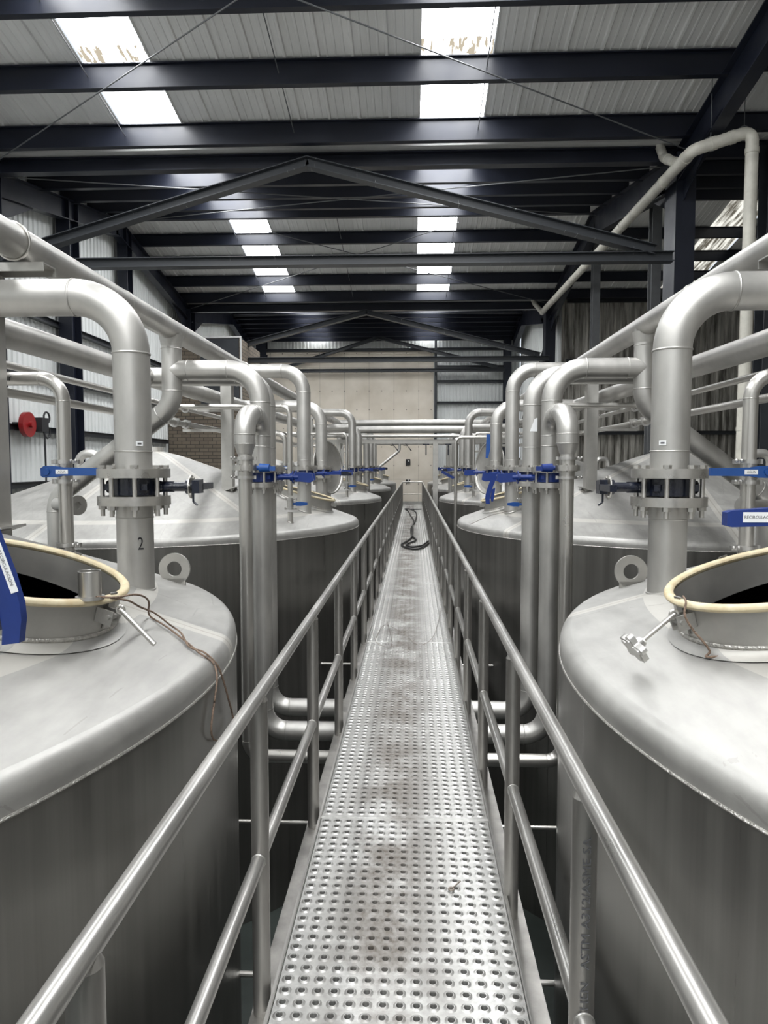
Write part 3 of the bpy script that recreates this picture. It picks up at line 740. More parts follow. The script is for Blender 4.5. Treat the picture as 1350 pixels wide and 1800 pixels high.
for s in (-1, 1):
    for i in range(5):
        o = inst(('tank', s), lambda: make_tank(s), '%s conical-topped stainless tank on the %s of the walkway' % (ORD[i], SIDE[s]), 'tank', (wx(s,TO), YC[i], 0), 0, 'storage tanks')
        if i == 1:      # cover swung open and standing on edge beyond the manhole
            k = -s; x = k*(TO-1.17); cy = 1.02; m = MB()
            nrm = Matrix.Rotation(R_(64 if s < 0 else -64), 3, 'Z') @ Vector((0,-1,.12)).normalized(); cc = Vector((x, cy, 1.67))
            m.torus(cc, nrm, .385, .012, 48, 8)
            for a in range(6):
                r0 = .385*math.cos(a*PI/12); r1 = .385*math.cos((a+1)*PI/12)
                m.cyl(cc-nrm*(.07*math.sin(a*PI/12)), cc-nrm*(.07*math.sin((a+1)*PI/12)), r0, max(r1,.001), n=48, caps=False)
            m.box((x, cy, 1.28), (.05,.10,.10))
            m.build('manhole_cover', 'plate_steel', o)
# the number written on the nearest left nozzle
t1 = [o for o in C.objects if o.get('category') == 'tank' and o['label'].startswith('nearest') and 'left' in o['label']][0]
text('number', '2', .085, (TO-1.24+.052, .75-.0685, 1.335), Euler((PI/2,0,R_(36))).to_quaternion(), 'ink', t1, .7)

# ------------------------------------------------------------ butterfly valves
def bolt_proto(parent):
    o = []
    for i in range(8):
        a = 2*PI*(i+.5)/8; x, y = .140*math.cos(a), .140*math.sin(a); m = MB()
        m.cyl((0,0,-.135), (0,0,.10), .0105, n=10); m.cyl((0,0,.088), (0,0,.101), .019, n=6); m.cyl((0,0,-.104), (0,0,-.083), .019, n=6); m.cyl((0,0,.085),(0,0,.088),.019,n=12); m.cyl((0,0,-.083),(0,0,-.080),.019,n=12)
        if not o: q = m.build('bolt', 'flange', parent); o.append(q)
        else: q = o[0].copy(); C.objects.link(q); q.parent = parent; o.append(q)
        q.location = (x, y, 0)
def make_valve(col, style):
    def f():
        t = bpy.data.objects.new('butterfly_valve', None); C.objects.link(t)
        m = MB(); m.ring((0,0,-.038), (0,0,.038), .112, .075, 36); m.cyl((-.125,0,0),(-.10,0,0),.03,n=16)
        for a in range(4): m.box((.118*math.cos(a*PI/2+PI/4), .118*math.sin(a*PI/2+PI/4), 0), (.03,.03,.03))
        m.build('body', col, t)
        L_ = {'long': .24, 'hang': .17, 'bare': .15}.get(style, .27)
        m = MB(); m.cyl((.10,0,0), (L_-.02,0,0), .022, n=16); m.cyl((.10,0,0),(.14,0,0),.032,.024,n=16)
        m.box((.15,0,.0),(.08,.014,.05)); m.cyl((L_-.02,0,0),(L_,0,0),.034,n=18); m.build('neck', col, t)
        m = MB(); m.prism([(.055*math.cos(a*PI/6), .055*math.sin(a*PI/6)) for a in range(12)], (L_,0,0), (0,1,0), (0,0,1), (.006,0,0))
        for a in range(6): m.cyl((L_+.0,.047*math.cos(a),.047*math.sin(a)),(L_+.01,.047*math.cos(a),.047*math.sin(a)),.006,n=6)
        m.build('notch_plate', 'flange' if col == 'black' else col, t)
        if style == 'grip':      # dark lever seen end-on, pointing back over the tank
            m = MB(); m.cyl((L_,0,0),(L_+.035,0,0),.02,n=12); m.prism([(-.035,-.03),(.035,-.03),(.035,.035),(-.035,.03)], (L_+.015,0,0),(0,1,0),(0,0,1),(.035,0,0))
            m.box((L_+.035,.11,.0),(.03,.18,.03)); m.tube([(L_+.02,-.03,-.01),(L_+.02,-.03,-.07),(L_+.04,-.03,-.085)],.005,.01,n=6)
            m.build('lever', 'black', t)
        elif style == 'hang':    # flat blue lever hanging down with a squeeze grip
            m = MB(); m.cyl((L_,0,0),(.235,0,0),.022,n=16)
            pl_ = [(.20,-.03),(.215,.0),(.242,.006),(.252,-.013),(.250,-.058),(.269,-.113),(.294,-.184),(.314,-.259),(.317,-.300),(.309,-.362),(.262,-.368),(.265,-.325),(.252,-.24),(.232,-.17),(.205,-.10)]
            m.prism(pl_, (0,-.014,0),(1,0,0),(0,0,1),(0,.028,0))
            m.prism([(.238,-.19),(.255,-.30),(.245,-.335),(.225,-.335),(.212,-.29),(.20,-.17)], (0,-.026,0),(1,0,0),(0,0,1),(0,.052,0))
            m.cyl((.225,-.02,-.025),(.225,.02,-.025),.012,n=14)
            m.build('lever', 'blue', t)
        elif style == 'bare': pass
        elif style == 'long':    # in line with the neck, dark squeeze grip at the end
            m = MB(); m.cyl((L_,0,0),(L_+.04,0,0),.024,n=14); m.box((L_+.13,0,.005),(.2,.03,.035)); m.build('lever', col, t)
            m = MB(); m.box((L_+.26,0,.0),(.09,.05,.05)); m.cyl((L_+.3,0,0),(L_+.34,0,0),.02,n=10); m.build('grip', 'black', t)
        else:                    # short blue lever head
            m = MB(); m.cyl((L_,0,0),(L_+.05,0,0),.026,n=14); m.prism([(0,-.035),(.13,-.045),(.16,-.03),(.15,.03),(0,.04)], (L_+.02,-.02,0),(1,0,0),(0,0,1),(0,.04,0)); m.build('lever', col, t)
        bolt_proto(t)
        return t
    return f
VZ = 1.60
def valve(s, o, y, col, style, lab, z=VZ):
    return inst(('valve', col, style), make_valve(col, style), lab, 'valve', (wx(s,o), y, z), 0 if s < 0 else PI, 'butterfly valves')
def top_flange(parent, x, y, r, z=VZ):
    m = MB(); m.ring((x,y,z+.042), (x,y,z+.084), .165, r-.006, 40); m.build('flange', 'flange', parent)

# ------------------------------------------------------------ headers and risers
H1O, H1Z = 1.97, 2.84; H2O = 2.36
def h2z(y): return 2.475+.009*(y-3)
S1O, S1Z, S2Z = 2.60, 2.36, 2.18
YH1, YH2 = 19.3, 18.3
for s in (-1, 1):
    sn = SIDE[s]
    t = thing('header_pipe', 'upper large header pipe running the length of the %s tank row' % sn, 'pipe', (wx(s,H1O), 0, H1Z), group='header pipes')
    m = MB(); m.tube([(0,-2.5,0),(0,YH1+.25,0)], .086, n=32)
    for y in (1.2, 5.0, 8.9, 13.6, 17.2): m.torus((0,y,0),(0,1,0),.087,.0035,32,6)
    m.build('pipe', 'pipe', t)
    
    for yy in (3.62, 8.5, 15.3): m = MB(); m.torus((0,yy,0),(0,1,.15),.092,.007,32,8); m.build('u_bolt', 'tube', t)
    t = thing('header_pipe', 'lower large header pipe running the length of the %s tank row' % sn, 'pipe', (wx(s,H2O), 0, 0), group='header pipes')
    m = MB(); m.tube([(0,-2.5,h2z(-2.5)),(0,YH2,h2z(YH2))], .086, n=32); m.build('pipe', 'pipe', t)
    for nme, z, r in (('upper', S1Z, .026), ('lower', S2Z, .032)):
        t = thing('service_pipe', '%s thin service pipe along the outer side of the %s tank row' % (nme, sn), 'pipe', (wx(s,S1O), 0, z), group='service pipes')
        m = MB(); m.tube([(0,-2.5,0),(0,17.6,0)], r, n=18); m.build('pipe', 'tube', t)
        for y in (7.9, 8.3):
            m = MB(); m.ring((0,y-.012,0),(0,y+.012,0), r+.022, r, 20); m.box((s*-.045,y,.03),(.03,.03,.03)); m.build('clamp', 'clamp', t)
# crossovers
def crossover(o, y, z, r, lab, ext=0.0):
    t = thing('crossover_pipe', lab, 'pipe', (X0, y, z), group='crossover pipes')
    m = MB(); m.tube([(-o-ext,0,0),(o+ext,0,0)], r, n=28); m.build('pipe', 'pipe', t); return t
crossover(H1O, YH1, H1Z, .088, 'upper of the big pipes crossing over the walkway in the distance', .12)
crossover(H2O, YH2, h2z(YH2), .092, 'lower and nearer of the big pipes crossing over the walkway in the distance', .1)
crossover(2.6, 17.6, 2.42, .036, 'thin pipe crossing the walkway just below the two big ones')
m = MB(); m.box((X0, 17.9, 2.30), (5.1, .12, .10)); bt = tag(m.build('cross_beam', 'plate_steel', smooth=False), 'grey cross beam under the distant crossing pipes', 'beam')
for sx in (-1, 1): 
    m = MB(); m.box((X0+sx*.62+ (0 if sx>0 else -1.2), 17.9, (2.25+GZ)/2), (.12,.12,2.25-GZ)); m.box((X0+sx*.62+ (0 if sx>0 else -1.2), 17.9, GZ+.01), (.25,.25,.02))
    tag(m.build('support_post', 'plate_steel', smooth=False), 'square steel post under the distant cross beam, %s' % ('right beside the walkway' if sx > 0 else 'left of the walkway'), 'post')
crossover(1.9, 24.4, 2.44, .045, 'small pipe crossing the walkway behind the big ones, with two valves')
for i, x in enumerate((-.73, -.28)):
    t = thing('small_valve', 'small hanging-lever valve on the farthest crossing pipe, %s' % ['left one', 'right one'][i], 'valve', (x, 24.4, 2.44))
    m = MB(); m.cyl((-.07,0,0),(.07,0,0),.075,n=16); m.cyl((0,0,0),(0,-.12,0),.02,n=10); m.build('body', 'flange', t)
    m = MB(); m.prism([(0,.02),(.03,0),(.24,-.24),(.21,-.26)],(-.02,-.13,0),(1,0,0),(0,0,1),(0,.015,0)); m.build('lever', 'black', t)
m = MB(); m.tube([(-.48,24.4,2.44),(-.48,24.4,2.2),(-1.5,24.2,1.38),(-1.5,24.2,1.12)], .045, .15, n=16); tag(m.build('branch_pipe', 'pipe'), 'slanting branch pipe dropping left from the farthest crossing pipe', 'pipe')
for i, x in enumerate((.31, .86)):
    t = thing('hanging_lever', 'black lever hanging under the distant cross beam, %s one' % ['left', 'right'][i], 'lever', (x, 17.82, 2.25))
    m = MB(); m.box((0,0,-.03),(.16,.03,.03)); m.box((0,0,-.17),(.028,.02,.26)); m.build('handle', 'black', t)

def riser(s, i, kind):
    """vertical pipe from a tank-top valve, elbow and run into its header"""
    nm_, o, dy, r, zt = [n for n in NZ if n[0] == kind][0]
    y = YC[i]+dy; x = wx(s,o); sn = SIDE[s]
    if kind == 'A': z, oh, ds = h2z(y), H2O, 'shorter of the two large flanged risers'
    else: z, oh, ds = H1Z, H1O, 'taller of the two large flanged risers'
    t = thing('riser_pipe', '%s on the %s tank, %s side' % (ds, ORD[i], sn), 'pipe', (x, y, 0), group='large tank risers')
    m = MB(); b = .26
    m.tube([(0,0,VZ+.07),(0,0,z),(s*(oh-o),0,z)], r, b, n=32, seg=12, weld=.0035)
    m.torus((0,0,VZ+.165),(0,0,1),r+.001,.003,32,6)
    m.build('pipe', 'pipe', t)
    top_flange(t, 0, 0, r)
    return t
for s in (-1, 1):
    sn = SIDE[s]
    for i in range(5):
        if i == 4: kinds = 'C'
        else: kinds = 'CA'
        for kind in kinds:
            if kind == 'C' and i == 4: continue
            t = riser(s, i, kind)
            dy = .75 if kind == 'A' else -.75
            y = YC[i]+dy
            pl_ = '%s tank on the %s' % (ORD[i], sn)
            if kind == 'A':
                if i == 0: valve(s, 1.24, y, 'black', 'grip', 'black butterfly valve between steel flanges on the %s' % pl_)
                else: valve(s, 1.24, y, 'black' if i == 3 else 'blue', 'short', 'butterfly valve under the shorter riser of the %s' % pl_)
            else:
                if i == 0 and s > 0: st = 'none'
                st = 'hang' if (i == 0 and s < 0) or (i == 1 and s > 0) else ('long' if i < 3 else 'short')
                if i == 0 and s > 0: st = 'bare'
                valve(s, 1.26, y, 'blue', st, ('blue butterfly valve with a hanging lever on the %s' if st == 'hang' else 'blue butterfly valve under the taller riser of the %s') % pl_)
            if i == 0 and kind == 'A':
                a = R_(-50) if s < 0 else R_(-130)
                m = MB(); 
                for e in range(5): pass
                q = Matrix.Rotation(a+PI/2, 3, 'Z')
                m.box(Vector((.0855*math.cos(a), .0855*math.sin(a), 1.80)), (.032,.003,.022), q); st_ = m.build('sticker', 'label', t, smooth=False)
                m = MB(); m.box(Vector((.0875*math.cos(a), .0875*math.sin(a), 1.80)), (.018,.001,.008), q); m.build('print', 'inksoft', st_, smooth=False)
# large lever labelled RECIRCULACION on the nearest right tank and its label, the hanging one on the left
t = thing('valve_lever', 'blue lever labelled RECIRCULACION reaching in from the right edge', 'lever', (.80, 1.86, 1.568))
m = MB(); m.prism([(0,-.022),(.012,-.026),(.30,-.022),(.36,-.03),(.36,.03),(.30,.022),(.10,.021),(.012,.016),(0,.012)], (0,-.016,0),(1,0,.02),(0,0,1),(0,.032,0)); m.build('handle', 'blue', t, ang=30)
m = MB(); m.cyl((.36,0,0),(.36,0,.04),.03,n=18); m.build('hub', 'blue', t)
m = MB(); m.box((.082,-.0168,.0), (.086,.0016,.026)); lb = m.build('label_plate', 'label', t, smooth=False)
text('lettering', 'RECIRCULACION', .0108, (.082,-.0178,0), FACE, 'ink', lb, .95, .0002)
for o in C.objects:
    if o.get('label') == 'blue butterfly valve with a hanging lever on the nearest tank on the left':
        lv = [c for c in o.children if c.name.startswith('lever')][0]
        m = MB(); m.box((.281,-.0155,-.165), (.020,.002,.135), Matrix.Rotation(R_(-19), 3, 'Y')); q = m.build('label_plate', 'label', lv, smooth=False)
        text('lettering', 'RECIRCULACION', .0125, (.281,-.0170,-.165), Euler((PI/2, PI/2-R_(19), 0)).to_quaternion(), 'inksoft', q, 1, .0002)

# hygienic clamp pieces
def clampring(m, z, r, c=(0,0), side=1, big=False):
    m.ring((c[0],c[1],z-.011),(c[0],c[1],z+.011), r+.020, r-.001, 24)
    m.box((c[0]+side*(r+.030),c[1]-.006,z),(.03,.028,.022)); m.cyl((c[0]+side*(r+.032),c[1]-.045,z),(c[0]+side*(r+.032),c[1]+.02,z),.005,n=6)
    m.ball((c[0]+side*(r+.032)-.013,c[1]-.045,z+.005),.010,8,5); m.ball((c[0]+side*(r+.032)+.013,c[1]-.045,z+.005),.010,8,5)
    m.box((c[0]-side*(r+.024),c[1],z),(.02,.02,.026))
def make_water_valve(s):
    def f():
        t = bpy.data.objects.new('lever_valve', None); C.objects.link(t)
        m = MB(); m.cyl((0,0,-.05),(0,0,.05),.042,n=24); m.box((0,-.03,0),(.05,.05,.05)); m.build('body', 'tube', t)
        
        for zc in (.055,-.055): m = MB(); clampring(m, zc, .038, side=-s); m.build('clamp', 'clamp', t)
        k = -s
        m = MB(); m.prism([(-.10,-.022),(-.085,-.032),(-.02,-.030),(.02,-.022),(.23,-.020),(.23,.020),(.02,.024),(-.03,.032),(-.08,.032),(-.10,.018)] if k > 0 else [(.10,-.022),(.10,.018),(.08,.032),(.03,.032),(-.02,.024),(-.23,.020),(-.23,-.020),(-.02,-.022),(.02,-.030),(.085,-.032)], (0,-.075,0),(1,0,0),(0,0,1),(0,.024,0))
        m.cyl((-k*.065,-.085,0),(-k*.065,-.04,0),.018,n=16); lv = m.build('lever', 'blue2', t, ang=30)
        m = MB(); m.box((k*.02,-.0765,0),(.068,.002,.024)); lb = m.build('label_plate', 'label', lv, smooth=False)
        text('lettering', 'AGUA', .016, (k*.02,-.0778,0), FACE, 'ink', lb, 1, .0002)
        return t
    return f
def make_drain_valve():
    t = bpy.data.objects.new('drain_valve', None); C.objects.link(t)
    m = MB(); m.cyl((0,0,-.05),(0,0,.05),.036,n=20); m.build('body', 'clamp', t)
    
    for zc in (.055,-.055): m = MB(); clampring(m, zc, .031); m.build('clamp', 'clamp', t)
    m = MB(); m.cyl((.03,0,0),(.07,0,0),.014,n=10); m.prism([(0,-.022),(.06,-.024),(.13,-.012),(.13,.014),(.06,.024),(0,.022)],(.065,-.018,0),(1,0,0),(0,0,1),(0,.036,0)); m.build('lever', 'blue2', t)
    return t
for s in (-1, 1):
    sn = SIDE[s]
    for i in range(5):
        pl_ = '%s tank on the %s' % (ORD[i], sn)
        # B: water pipe
        o, y = 1.87, YC[i]+1.35; x = wx(s,o)
        if i < 4:
            t = thing('water_pipe', 'polished thin water pipe on the %s' % pl_, 'pipe', (x,y,0), group='water pipes')
            m = MB(); m.tube([(0,0,1.26),(0,0,1.60)], .038, n=24, caps=False); m.tube([(0,0,1.72),(0,0,S2Z),(s*(S1O-o),0,S2Z)], .038, .125, n=24, weld=.0018); m.build('pipe', 'tube', t)
            m = MB(); clampring(m, 1.255, .038, side=-s); m.build('clamp', 'clamp', t)
            if i == 0 and s < 0:
                text('marking', 'our', .05, (-.30,-.0395,S2Z), FACE, 'ink', t, 1, .0003)
            inst(('wv', s), make_water_valve(s), 'blue-levered valve labelled AGUA on the %s' % pl_, 'valve', (x, y, 1.665), 0, 'water valves')
        # E: cleaning pipe
        o, y = 1.32, YC[i]-1.40; x = wx(s,o)
        if i < 4:
            t = thing('cleaning_pipe', 'slender pipe at the near side of the %s' % pl_, 'pipe', (x,y,0), group='cleaning pipes')
            m = MB(); m.tube([(0,0,1.36),(0,0,S1Z),(s*(S1O-o),0,S1Z)], .030, .10, n=20, weld=.0015); m.build('pipe', 'tube', t)
            inst(('dv',), make_drain_valve, 'small blue-handled valve low on the slender pipe of the %s' % pl_, 'valve', (x, y, 1.265), 0 if s < 0 else PI, 'small valves')
# pipes in the gap between the first and second tanks, joined below the walkway
def gap_set(Y, ytag, full=True):
    for tagn, dyy, ol, orr, zb, r in (('D1', 0, 1.22, 1.22, -.60, .084), ('D2', .48, 1.27, 1.14, -.56, .084)):
        y = Y+dyy
        nmx = 'nearer' if tagn == 'D1' else 'farther'
        t = thing('balance_pipe', '%s large pipe under the walkway %s' % (nmx, ytag), 'pipe', (X0,y,0), group='pipes under the walkway')
        m = MB(); m.tube([(-ol,0,VZ-.085),(-ol,0,zb),(orr,0,zb),(orr,0,VZ-.085)], r, .20, n=28, weld=.003, caps=False); m.build('pipe', 'pipe', t)
        for xx in (-ol, orr):
            m = MB(); m.ring((xx,0,VZ-.085),(xx,0,VZ-.043), .165, r-.006, 36); m.build('flange', 'flange', t)
        for s, o in ((-1, ol), (1, orr)):
            sn = SIDE[s]; x = wx(s,o)
            valve(s, o, y, 'blue', 'short', 'blue butterfly valve, %s of the pair %s, %s side' % (nmx, ytag, sn))
            t = thing('drop_pipe', '%s drop pipe %s on the %s' % (nmx, ytag, sn), 'pipe', (x,y,0), group='large drop pipes')
            m = MB()
            if tagn == 'D1':
                z = 2.50
                m.tube([(0,0,VZ+.07),(0,0,z),(s*(H1O-o),0,z)], r, .27, n=32, seg=12, weld=.0035)
                ox = s*(H1O-o)
                m.tube([(ox,0,H1Z),(ox,0,2.20),(s*(3.1-o),.2,1.42),(s*(3.1-o),.2,GZ+.3)], r, .24, n=32, seg=8, weld=.0035)
                if Y < 10: m.tube([(s*(3.05-o),.1,1.36),(s*(2.8-o),-.05,1.36)],.055,n=20); m.ring((s*(2.80-o),-.05,1.36),(s*(2.78-o),-.062,1.36),.085,.03,24)
                m.torus((ox,0,2.68),(0,0,1),r+.001,.003,32,6); m.torus((ox-s*.14,0,z),(1,0,0),r+.001,.003,32,6)
                m.cyl((ox,0,H1Z-.14),(ox,0,H1Z-.05),r,.102,n=32,caps=False)
            else:
                z = h2z(y)
                m.tube([(0,0,VZ+.07),(0,0,z),(s*(H2O-o),0,z)], r, .27, n=32, seg=12, weld=.0035)
            m.torus((0,0,1.86),(0,0,1),r+.001,.003,32,6)
            m.build('pipe', 'pipe', t); top_flange(t, 0, 0, r)
            if tagn == 'D2' and s > 0 and full:
                m = MB(); m.prism([(-.035,-.06),(.03,-.06),(.03,.06),(.005,.05)],(.0,-.086,2.06),(1,0,0),(0,0,1),(0,.002,0)); m.build('sticker', 'label', t, smooth=False)
    if not full: return
    # goosenecks with smaller pipes
    y = Y-.40; ol, orr = 1.26, 1.27
    t = thing('balance_pipe', 'smaller polished pipe under the walkway %s' % ytag, 'pipe', (X0,y,0), group='pipes under the walkway')
    m = MB(); m.tube([(-ol,0,1.60),(-ol,0,-.66),(orr,0,-.66),(orr,0,1.60)], .053, .13, n=24, weld=.002, caps=False); m.build('pipe', 'tube', t)
    for s, o in ((-1, ol), (1, orr)):
        sn = SIDE[s]; x = wx(s,o)
        t = thing('gooseneck_pipe', 'fat hooked pipe bulging forward from the nearer drop pipe on the %s' % sn, 'pipe', (x,y,0), group='gooseneck pipes')
        m = MB(); m.tube([(s*(1.22-o),.40,1.85),(s*(1.22-o),.40,2.11),(0,0,2.11),(0,0,1.865)], .084, .165, n=32, seg=14, weld=.003)
        m.torus((0,0,1.87),(0,0,1),.084,.003,28,6); m.cyl((0,0,1.87),(0,0,1.79),.084,.060,n=28,caps=False); m.cyl((0,0,1.795),(0,0,1.76),.055,n=24)
        m.build('pipe', 'pipe', t)
        t = thing('clamp_valve', 'clamped valve with a short blue handle below the hooked pipe on the %s' % sn, 'valve', (x,y,1.68), group='gooseneck valves')
        m = MB(); m.cyl((0,0,-.07),(0,0,.07),.06,n=24); m.ring((0,0,-.022),(0,0,.022),.098,.05,28)
        for a in range(6): m.cyl((.085*math.cos(a+.4),.085*math.sin(a+.4),-.03),(.085*math.cos(a+.4),.085*math.sin(a+.4),.03),.008,n=6)
        m.build('body', 'flange', t)
        
        for zc in (.075,-.075): m = MB(); clampring(m, zc, .055, side=s); m.build('clamp', 'clamp', t)
        m = MB(); k = -s; m.cyl((k*.09,0,0),(k*.12,0,0),.018,n=12); m.cyl((k*.12,-.01,0),(k*.20,-.02,0),.036,.030,n=16); m.box((k*.22,-.02,-.005),(.05,.03,.035)); m.build('handle', 'blue2' if s < 0 else 'blue', t)
gap_set(6.0, 'between the first and second tanks')
gap_set(19.75, 'beyond the third tanks', False)
# thin pipes right of the walkway farther on
t = thing('standpipe', 'thin standpipe with a valve rising beside the right railing in the distance', 'pipe', (.86, 14.6, 0))
m = MB(); m.tube([(0,0,-1.2),(0,0,2.27),(1.25,0,2.27)], .034, .12, n=18, weld=.0015); m.build('pipe', 'tube', t)

for zc in (1.52,1.40): m = MB(); clampring(m, zc, .034); m.build('clamp', 'clamp', t)
m = MB(); m.prism([(0,0),(-.26,.14),(-.28,.09),(-.04,-.04)],(-.02,-.05,1.46),(1,0,0),(0,0,1),(0,.03,0)); m.build('lever', 'blue', t)
t = thing('hanging_lever', 'light blue lever hanging in front of the second right tank risers', 'lever', (1.07, 10.2, 1.98))
m = MB(); m.prism([(-.035,.16),(.045,.16),(.04,.05),(-.01,-.18),(-.045,-.18)],(0,0,0),(1,0,0),(0,0,1),(0,.02,0)); m.cyl((0,-.01,.12),(0,.08,.12),.02,n=12); m.build('handle', 'blue2', t)

# support posts standing on the tank roofs, carrying the headers
def spost(s, y, lab, o=2.17):
    i = min(range(5), key=lambda q: abs(YC[q]-y)); d = math.hypot(TO-o, y-YC[i]); z0 = conez(d)-.04
    t = thing('support_post', lab, 'post', (wx(s,o), y, 0), group='header support posts')
    m = MB(); m.box((0,0,(z0+2.70)/2),(.13,.13,2.70-z0)); m.box((0,0,z0+.035),(.24,.24,.012), Matrix.Rotation(s*math.atan(.33),3,'Y')); m.build('upright', 'plate_steel', t, smooth=False)
    m = MB(); m.box((-s*.12,0,2.735),(.46,.12,.008)); m.box((-s*.12,-.06,2.717),(.46,.006,.045)); m.box((-s*.12,.06,2.717),(.46,.006,.045)); m.build('saddle', 'plate_steel', t, smooth=False)
    for z, w in ((2.36,.36),(2.315,.54),(2.12,.54)):
        if z == 2.315 : continue
        m = MB(); m.box((s*w/2,0,z),(w,.07,.03)); m.build('bracket', 'plate_steel', t, smooth=False)

for s in (-1, 1):
    spost(s, 3.70, 'square steel post on the nearest tank on the %s, carrying the headers' % SIDE[s])
    for i in (1, 2, 3): spost(s, YC[i]-.85, 'square steel post on the near side of the %s tank on the %s' % (ORD[i], SIDE[s]))

# ------------------------------------------------------------ white rainwater pipes
def pvc(pts, r, lab, bend=.14, hoops=()):
    t = thing('rainwater_pipe', lab, 'pipe', tuple(pts[0]), group='white rainwater pipes')
    o = Vector(pts[0]); m = MB(); m.tube([Vector(p)-o for p in pts], r, bend, n=24, seg=4)
    for a, b in zip(pts[:-1], pts[1:]):
        a = Vector(a)-o; b = Vector(b)-o; d = (b-a)
        if d.length < .7: continue
        for e in (r*3.2, d.length-r*3.2): q = a+d.normalized()*e; m.ring(q-d.normalized()*.04, q+d.normalized()*.04, r+.009, r-.002, 24)
        k = 2.2
        while k < d.length-1: q = a+d.normalized()*k; m.ring(q-d.normalized()*.03, q+d.normalized()*.03, r+.008, r-.002, 24); k += 2.4
    m.build('pipe', 'pvc', t)
    for h in hoops:
        h = Vector(h)-o; m = MB(); m.torus(h, (0,1,.1), r+.012, .008, 20, 6); m.cyl(h+Vector((0,0,r)), h+Vector((0,0,r+1.0)), .006, n=6); m.build('hanger', 'greysteel', t)
    return t
pvc([(4.37,24.9,6.92),(4.39,11.75,6.66),(5.24,11.62,6.88),(5.24,11.62,GZ)], .095, 'white pipe slanting along the right of the hall, then turning down to the floor', .12, hoops=[(4.64,11.71,6.725),(5.12,11.64,6.85)])
pvc([(4.36,13.3,7.45),(4.42,13.2,7.15),(4.39,12.3,6.66)], .08, 'stained white stub pipe from the near gutter into the slanting white pipe', .1)
pvc([(4.10,25.2,7.45),(4.14,25.05,7.25),(4.37,24.9,6.92)], .08, 'small white outlet pipe below the far gutter', .1)
# hose reel on the left wall
t = thing('hose_reel', 'red and black hose reel hung on the left wall cladding', 'reel', (XL+.3, 14.6, 2.55))
m = MB(); m.cyl((-.05,0,0),(.05,0,0),.26,n=24); m.cyl((-.12,0,0),(.12,0,0),.06,n=12); m.build('drum', 'red', t)
m = MB(); m.box((.02,.5,.02),(.2,.28,.3)); m.torus((.1,.6,.18),(1,0,0),.12,.02,16,6); m.torus((.1,.6,-.14),(1,0,0),.12,.02,16,6); m.cyl((.1,.5,-.2),(.1,.5,-1.4),.02,n=8); m.build('bracket', 'ink', t)
m = MB(); m.cyl((-.28,0,-.06),(-.28,0,-.02),.02,n=6); m.box((-.2,0,0),(.2,.1,.1)); m.build('wall_arm', 'ink', t)

# ------------------------------------------------------------ loose things on the near tanks and the deck
def cord(name, pts, r, mat, lab, cat, n=8, sub=6):
    P = [Vector(p) for p in pts]; out = []
    for i in range(len(P)-1):
        p0 = P[max(i-1,0)]; p1 = P[i]; p2 = P[i+1]; p3 = P[min(i+2,len(P)-1)]
        for k in range(sub):
            t = k/sub
            out.append(.5*((2*p1)+(-p0+p2)*t+(2*p0-5*p1+4*p2-p3)*t*t+(-p0+3*p1-3*p2+p3)*t**3))
    out.append(P[-1])
    m = MB(); m.tube(out, r, .001, n=n, seg=2); return tag(m.build(name, mat, ang=None), lab, cat)
t = thing('hose', 'black hose lying in loops on the far part of the walkway', 'hose', (0,0,0))
for pts in ([(.30,27.2),(.05,27.1),(-.20,27.3),(-.33,27.4),(-.20,26.2),(-.09,23.6),(.00,21.7),(-.02,19.2),(-.04,16.6),(-.15,15.6),(-.25,14.95),(-.10,14.3),(.12,14.2),(.33,15.2)],
            [(-.12,27.15),(-.02,26.6),(.10,24.9),(.06,21.5),(-.06,18.9),(-.02,16.8),(.06,15.9),(-.08,15.3),(-.15,14.9),(-.03,14.55),(.18,14.8),(.33,15.7)]):
    P = [(x,y,.027+.004*random.random()) for x, y in pts]
    q = cord('strand', P, .020, 'hose', '', ''); del q['label']; del q['category']; q.parent = t
cord('wire', [(-.36,6.9,.012),(-.30,7.4,.02),(-.1,7.0,.03),(.05,6.6,.015),(.2,6.9,.03),(.33,8.3,.02)], .0025, 'wire', 'thin loose wire lying across the walkway before the stained plates', 'wire')
cord('wire', [(-.42,7.3,.03),(-.40,6.8,.12),(-.33,6.5,.05),(-.2,6.6,.012),(-.28,7.6,.012)], .0022, 'wire', 'short curl of wire at the left edge of the walkway', 'wire')
cord('wire', [(.62,7.75,1.06),(.9,8.2,1.13),(1.2,8.6,1.16)], .003, 'wire', 'thin wire stretched over the rim of the second tank on the right', 'wire')
m = MB(); m.torus((.155,2.75,.008),(0,0,1),.010,.004,10,6); m.cyl((.165,2.76,.010),(.195,2.80,.012),.003,n=6)
tag(m.build('scrap', 'wire'), 'small metal scrap lying on the right half of the nearest deck plate', 'scrap')
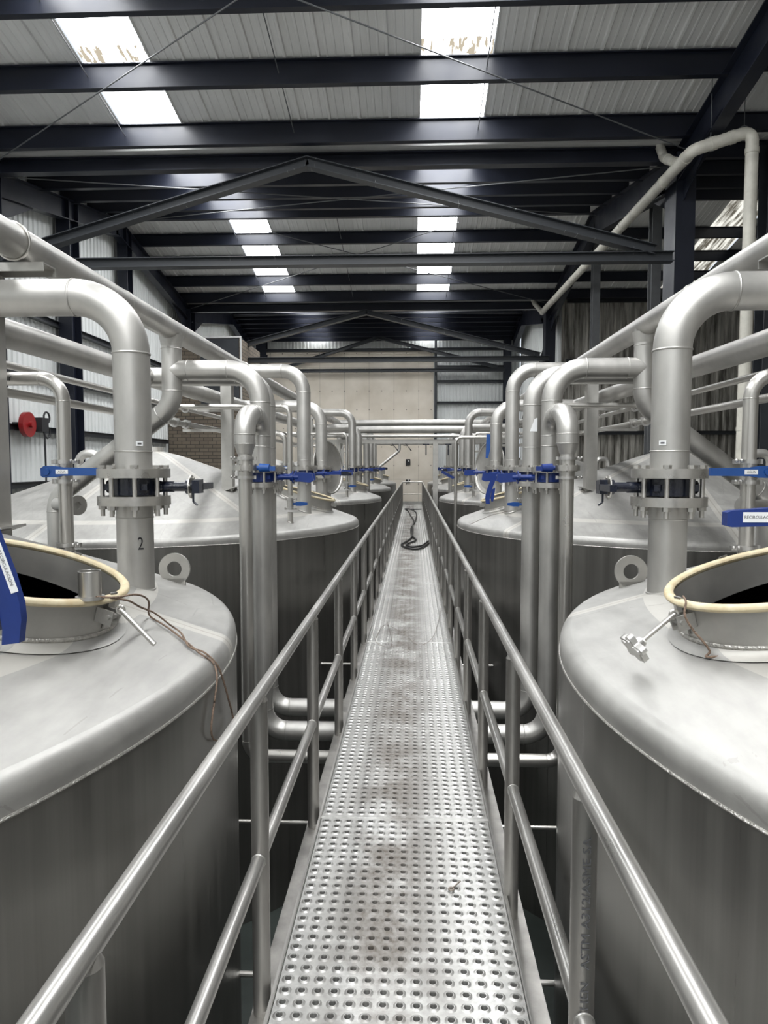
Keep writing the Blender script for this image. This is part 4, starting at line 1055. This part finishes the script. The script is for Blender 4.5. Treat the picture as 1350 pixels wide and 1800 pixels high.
# left manhole: ferrule standing on the gasket, cord, swing bolt
t = thing('ferrule', 'short polished steel ferrule standing on the rim of the left manhole', 'ferrule', (-1.065, 2.28, 1.268))
m = MB(); m.ring((0,0,0),(0,0,.085),.036,.0335,32); m.build('tube', 'tube', t)
m = MB(); m.ring((0,0,-.008),(0,0,.002),.046,.033,32); m.torus((0,0,.085),(0,0,1),.035,.0015,28,6); m.build('collar', 'clamp', t)
t = thing('cord', 'brown cord tied at the left manhole and looping down over the tank rim', 'cord', (0,0,0))
A_ = [(-1.04,2.26,1.272),(-.99,2.30,1.262),(-.965,2.42,1.25),(-1.0,2.62,1.19),(-1.06,2.783,1.10),(-.991,2.736,1.075),(-.947,2.705,1.06),(-.856,2.631,1.027),(-.795,2.573,1.005),(-.764,2.575,.984),(-.742,2.575,.965),(-.722,2.55,.92),(-.720,2.50,.84),(-.720,2.46,.77),(-.720,2.48,.715),(-.716,2.575,.668)]
B_ = [(-1.0,2.29,1.262),(-.97,2.36,1.24),(-.985,2.50,1.19),(-1.0,2.68,1.13),(-.96,2.73,1.075),(-.90,2.69,1.05),(-.84,2.60,1.02),(-.785,2.60,1.0),(-.742,2.609,.955),(-.726,2.63,.90),(-.718,2.69,.79),(-.718,2.752,.693),(-.716,2.70,.66),(-.716,2.575,.668)]
for P in (A_, B_):
    q = cord('strand', P, .0036, 'rope', '', ''); del q['label']; del q['category']; q.parent = t
t = thing('swing_bolt', 'bare steel bolt hanging from the lug of the left manhole', 'bolt', (-.985, 2.33, 1.215))
m = MB(); m.cyl((0,0,0),(.125,-.03,-.11),.0085,n=12); m.torus((0,0,0),(0,1,0),.012,.006,14,6); m.build('rod', 'tube', t)
t = thing('swing_bolt', 'swing bolt with a star-shaped knob lying on the nearest right tank', 'bolt', (.85, 2.33, 1.215))
m = MB(); m.cyl((0,0,0),(-.125,-.03,-.095),.008,n=12); m.torus((0,0,0),(0,1,0),.012,.006,14,6); m.cyl((-.105,-.026,-.08),(-.118,-.029,-.09),.015,n=6); m.build('rod', 'tube', t)
m = MB(); dd = Vector((-.125,-.03,-.095)).normalized(); u, v, _ = frame(dd); oo = Vector((-.125,-.03,-.095))
pts_ = [((.046+.011*math.cos(5*a))*math.cos(a), (.046+.011*math.cos(5*a))*math.sin(a)) for a in [2*PI*k/50 for k in range(50)]]
m.prism(pts_, oo, u, v, dd*.020); m.prism([(a*.8,b*.8) for a,b in pts_], oo+dd*.020, u, v, dd*.006); m.cyl(oo-dd*.02, oo, .018, .022, n=14); m.build('knob', 'clamp', t, ang=50)
cord('cord', [(.878,2.33,1.275),(.868,2.28,1.265),(.862,2.27,1.225),(.885,2.26,1.18),(.91,2.25,1.15),(.935,2.25,1.115),(.92,2.24,1.10),(.96,2.23,1.105)], .0035, 'rope', 'short frayed brown cord at the right manhole', 'cord')

for o in C.objects:
    if o.get('label') and len(o['label'].split()) > 16: print('LONG', len(o['label'].split()), o['label'])
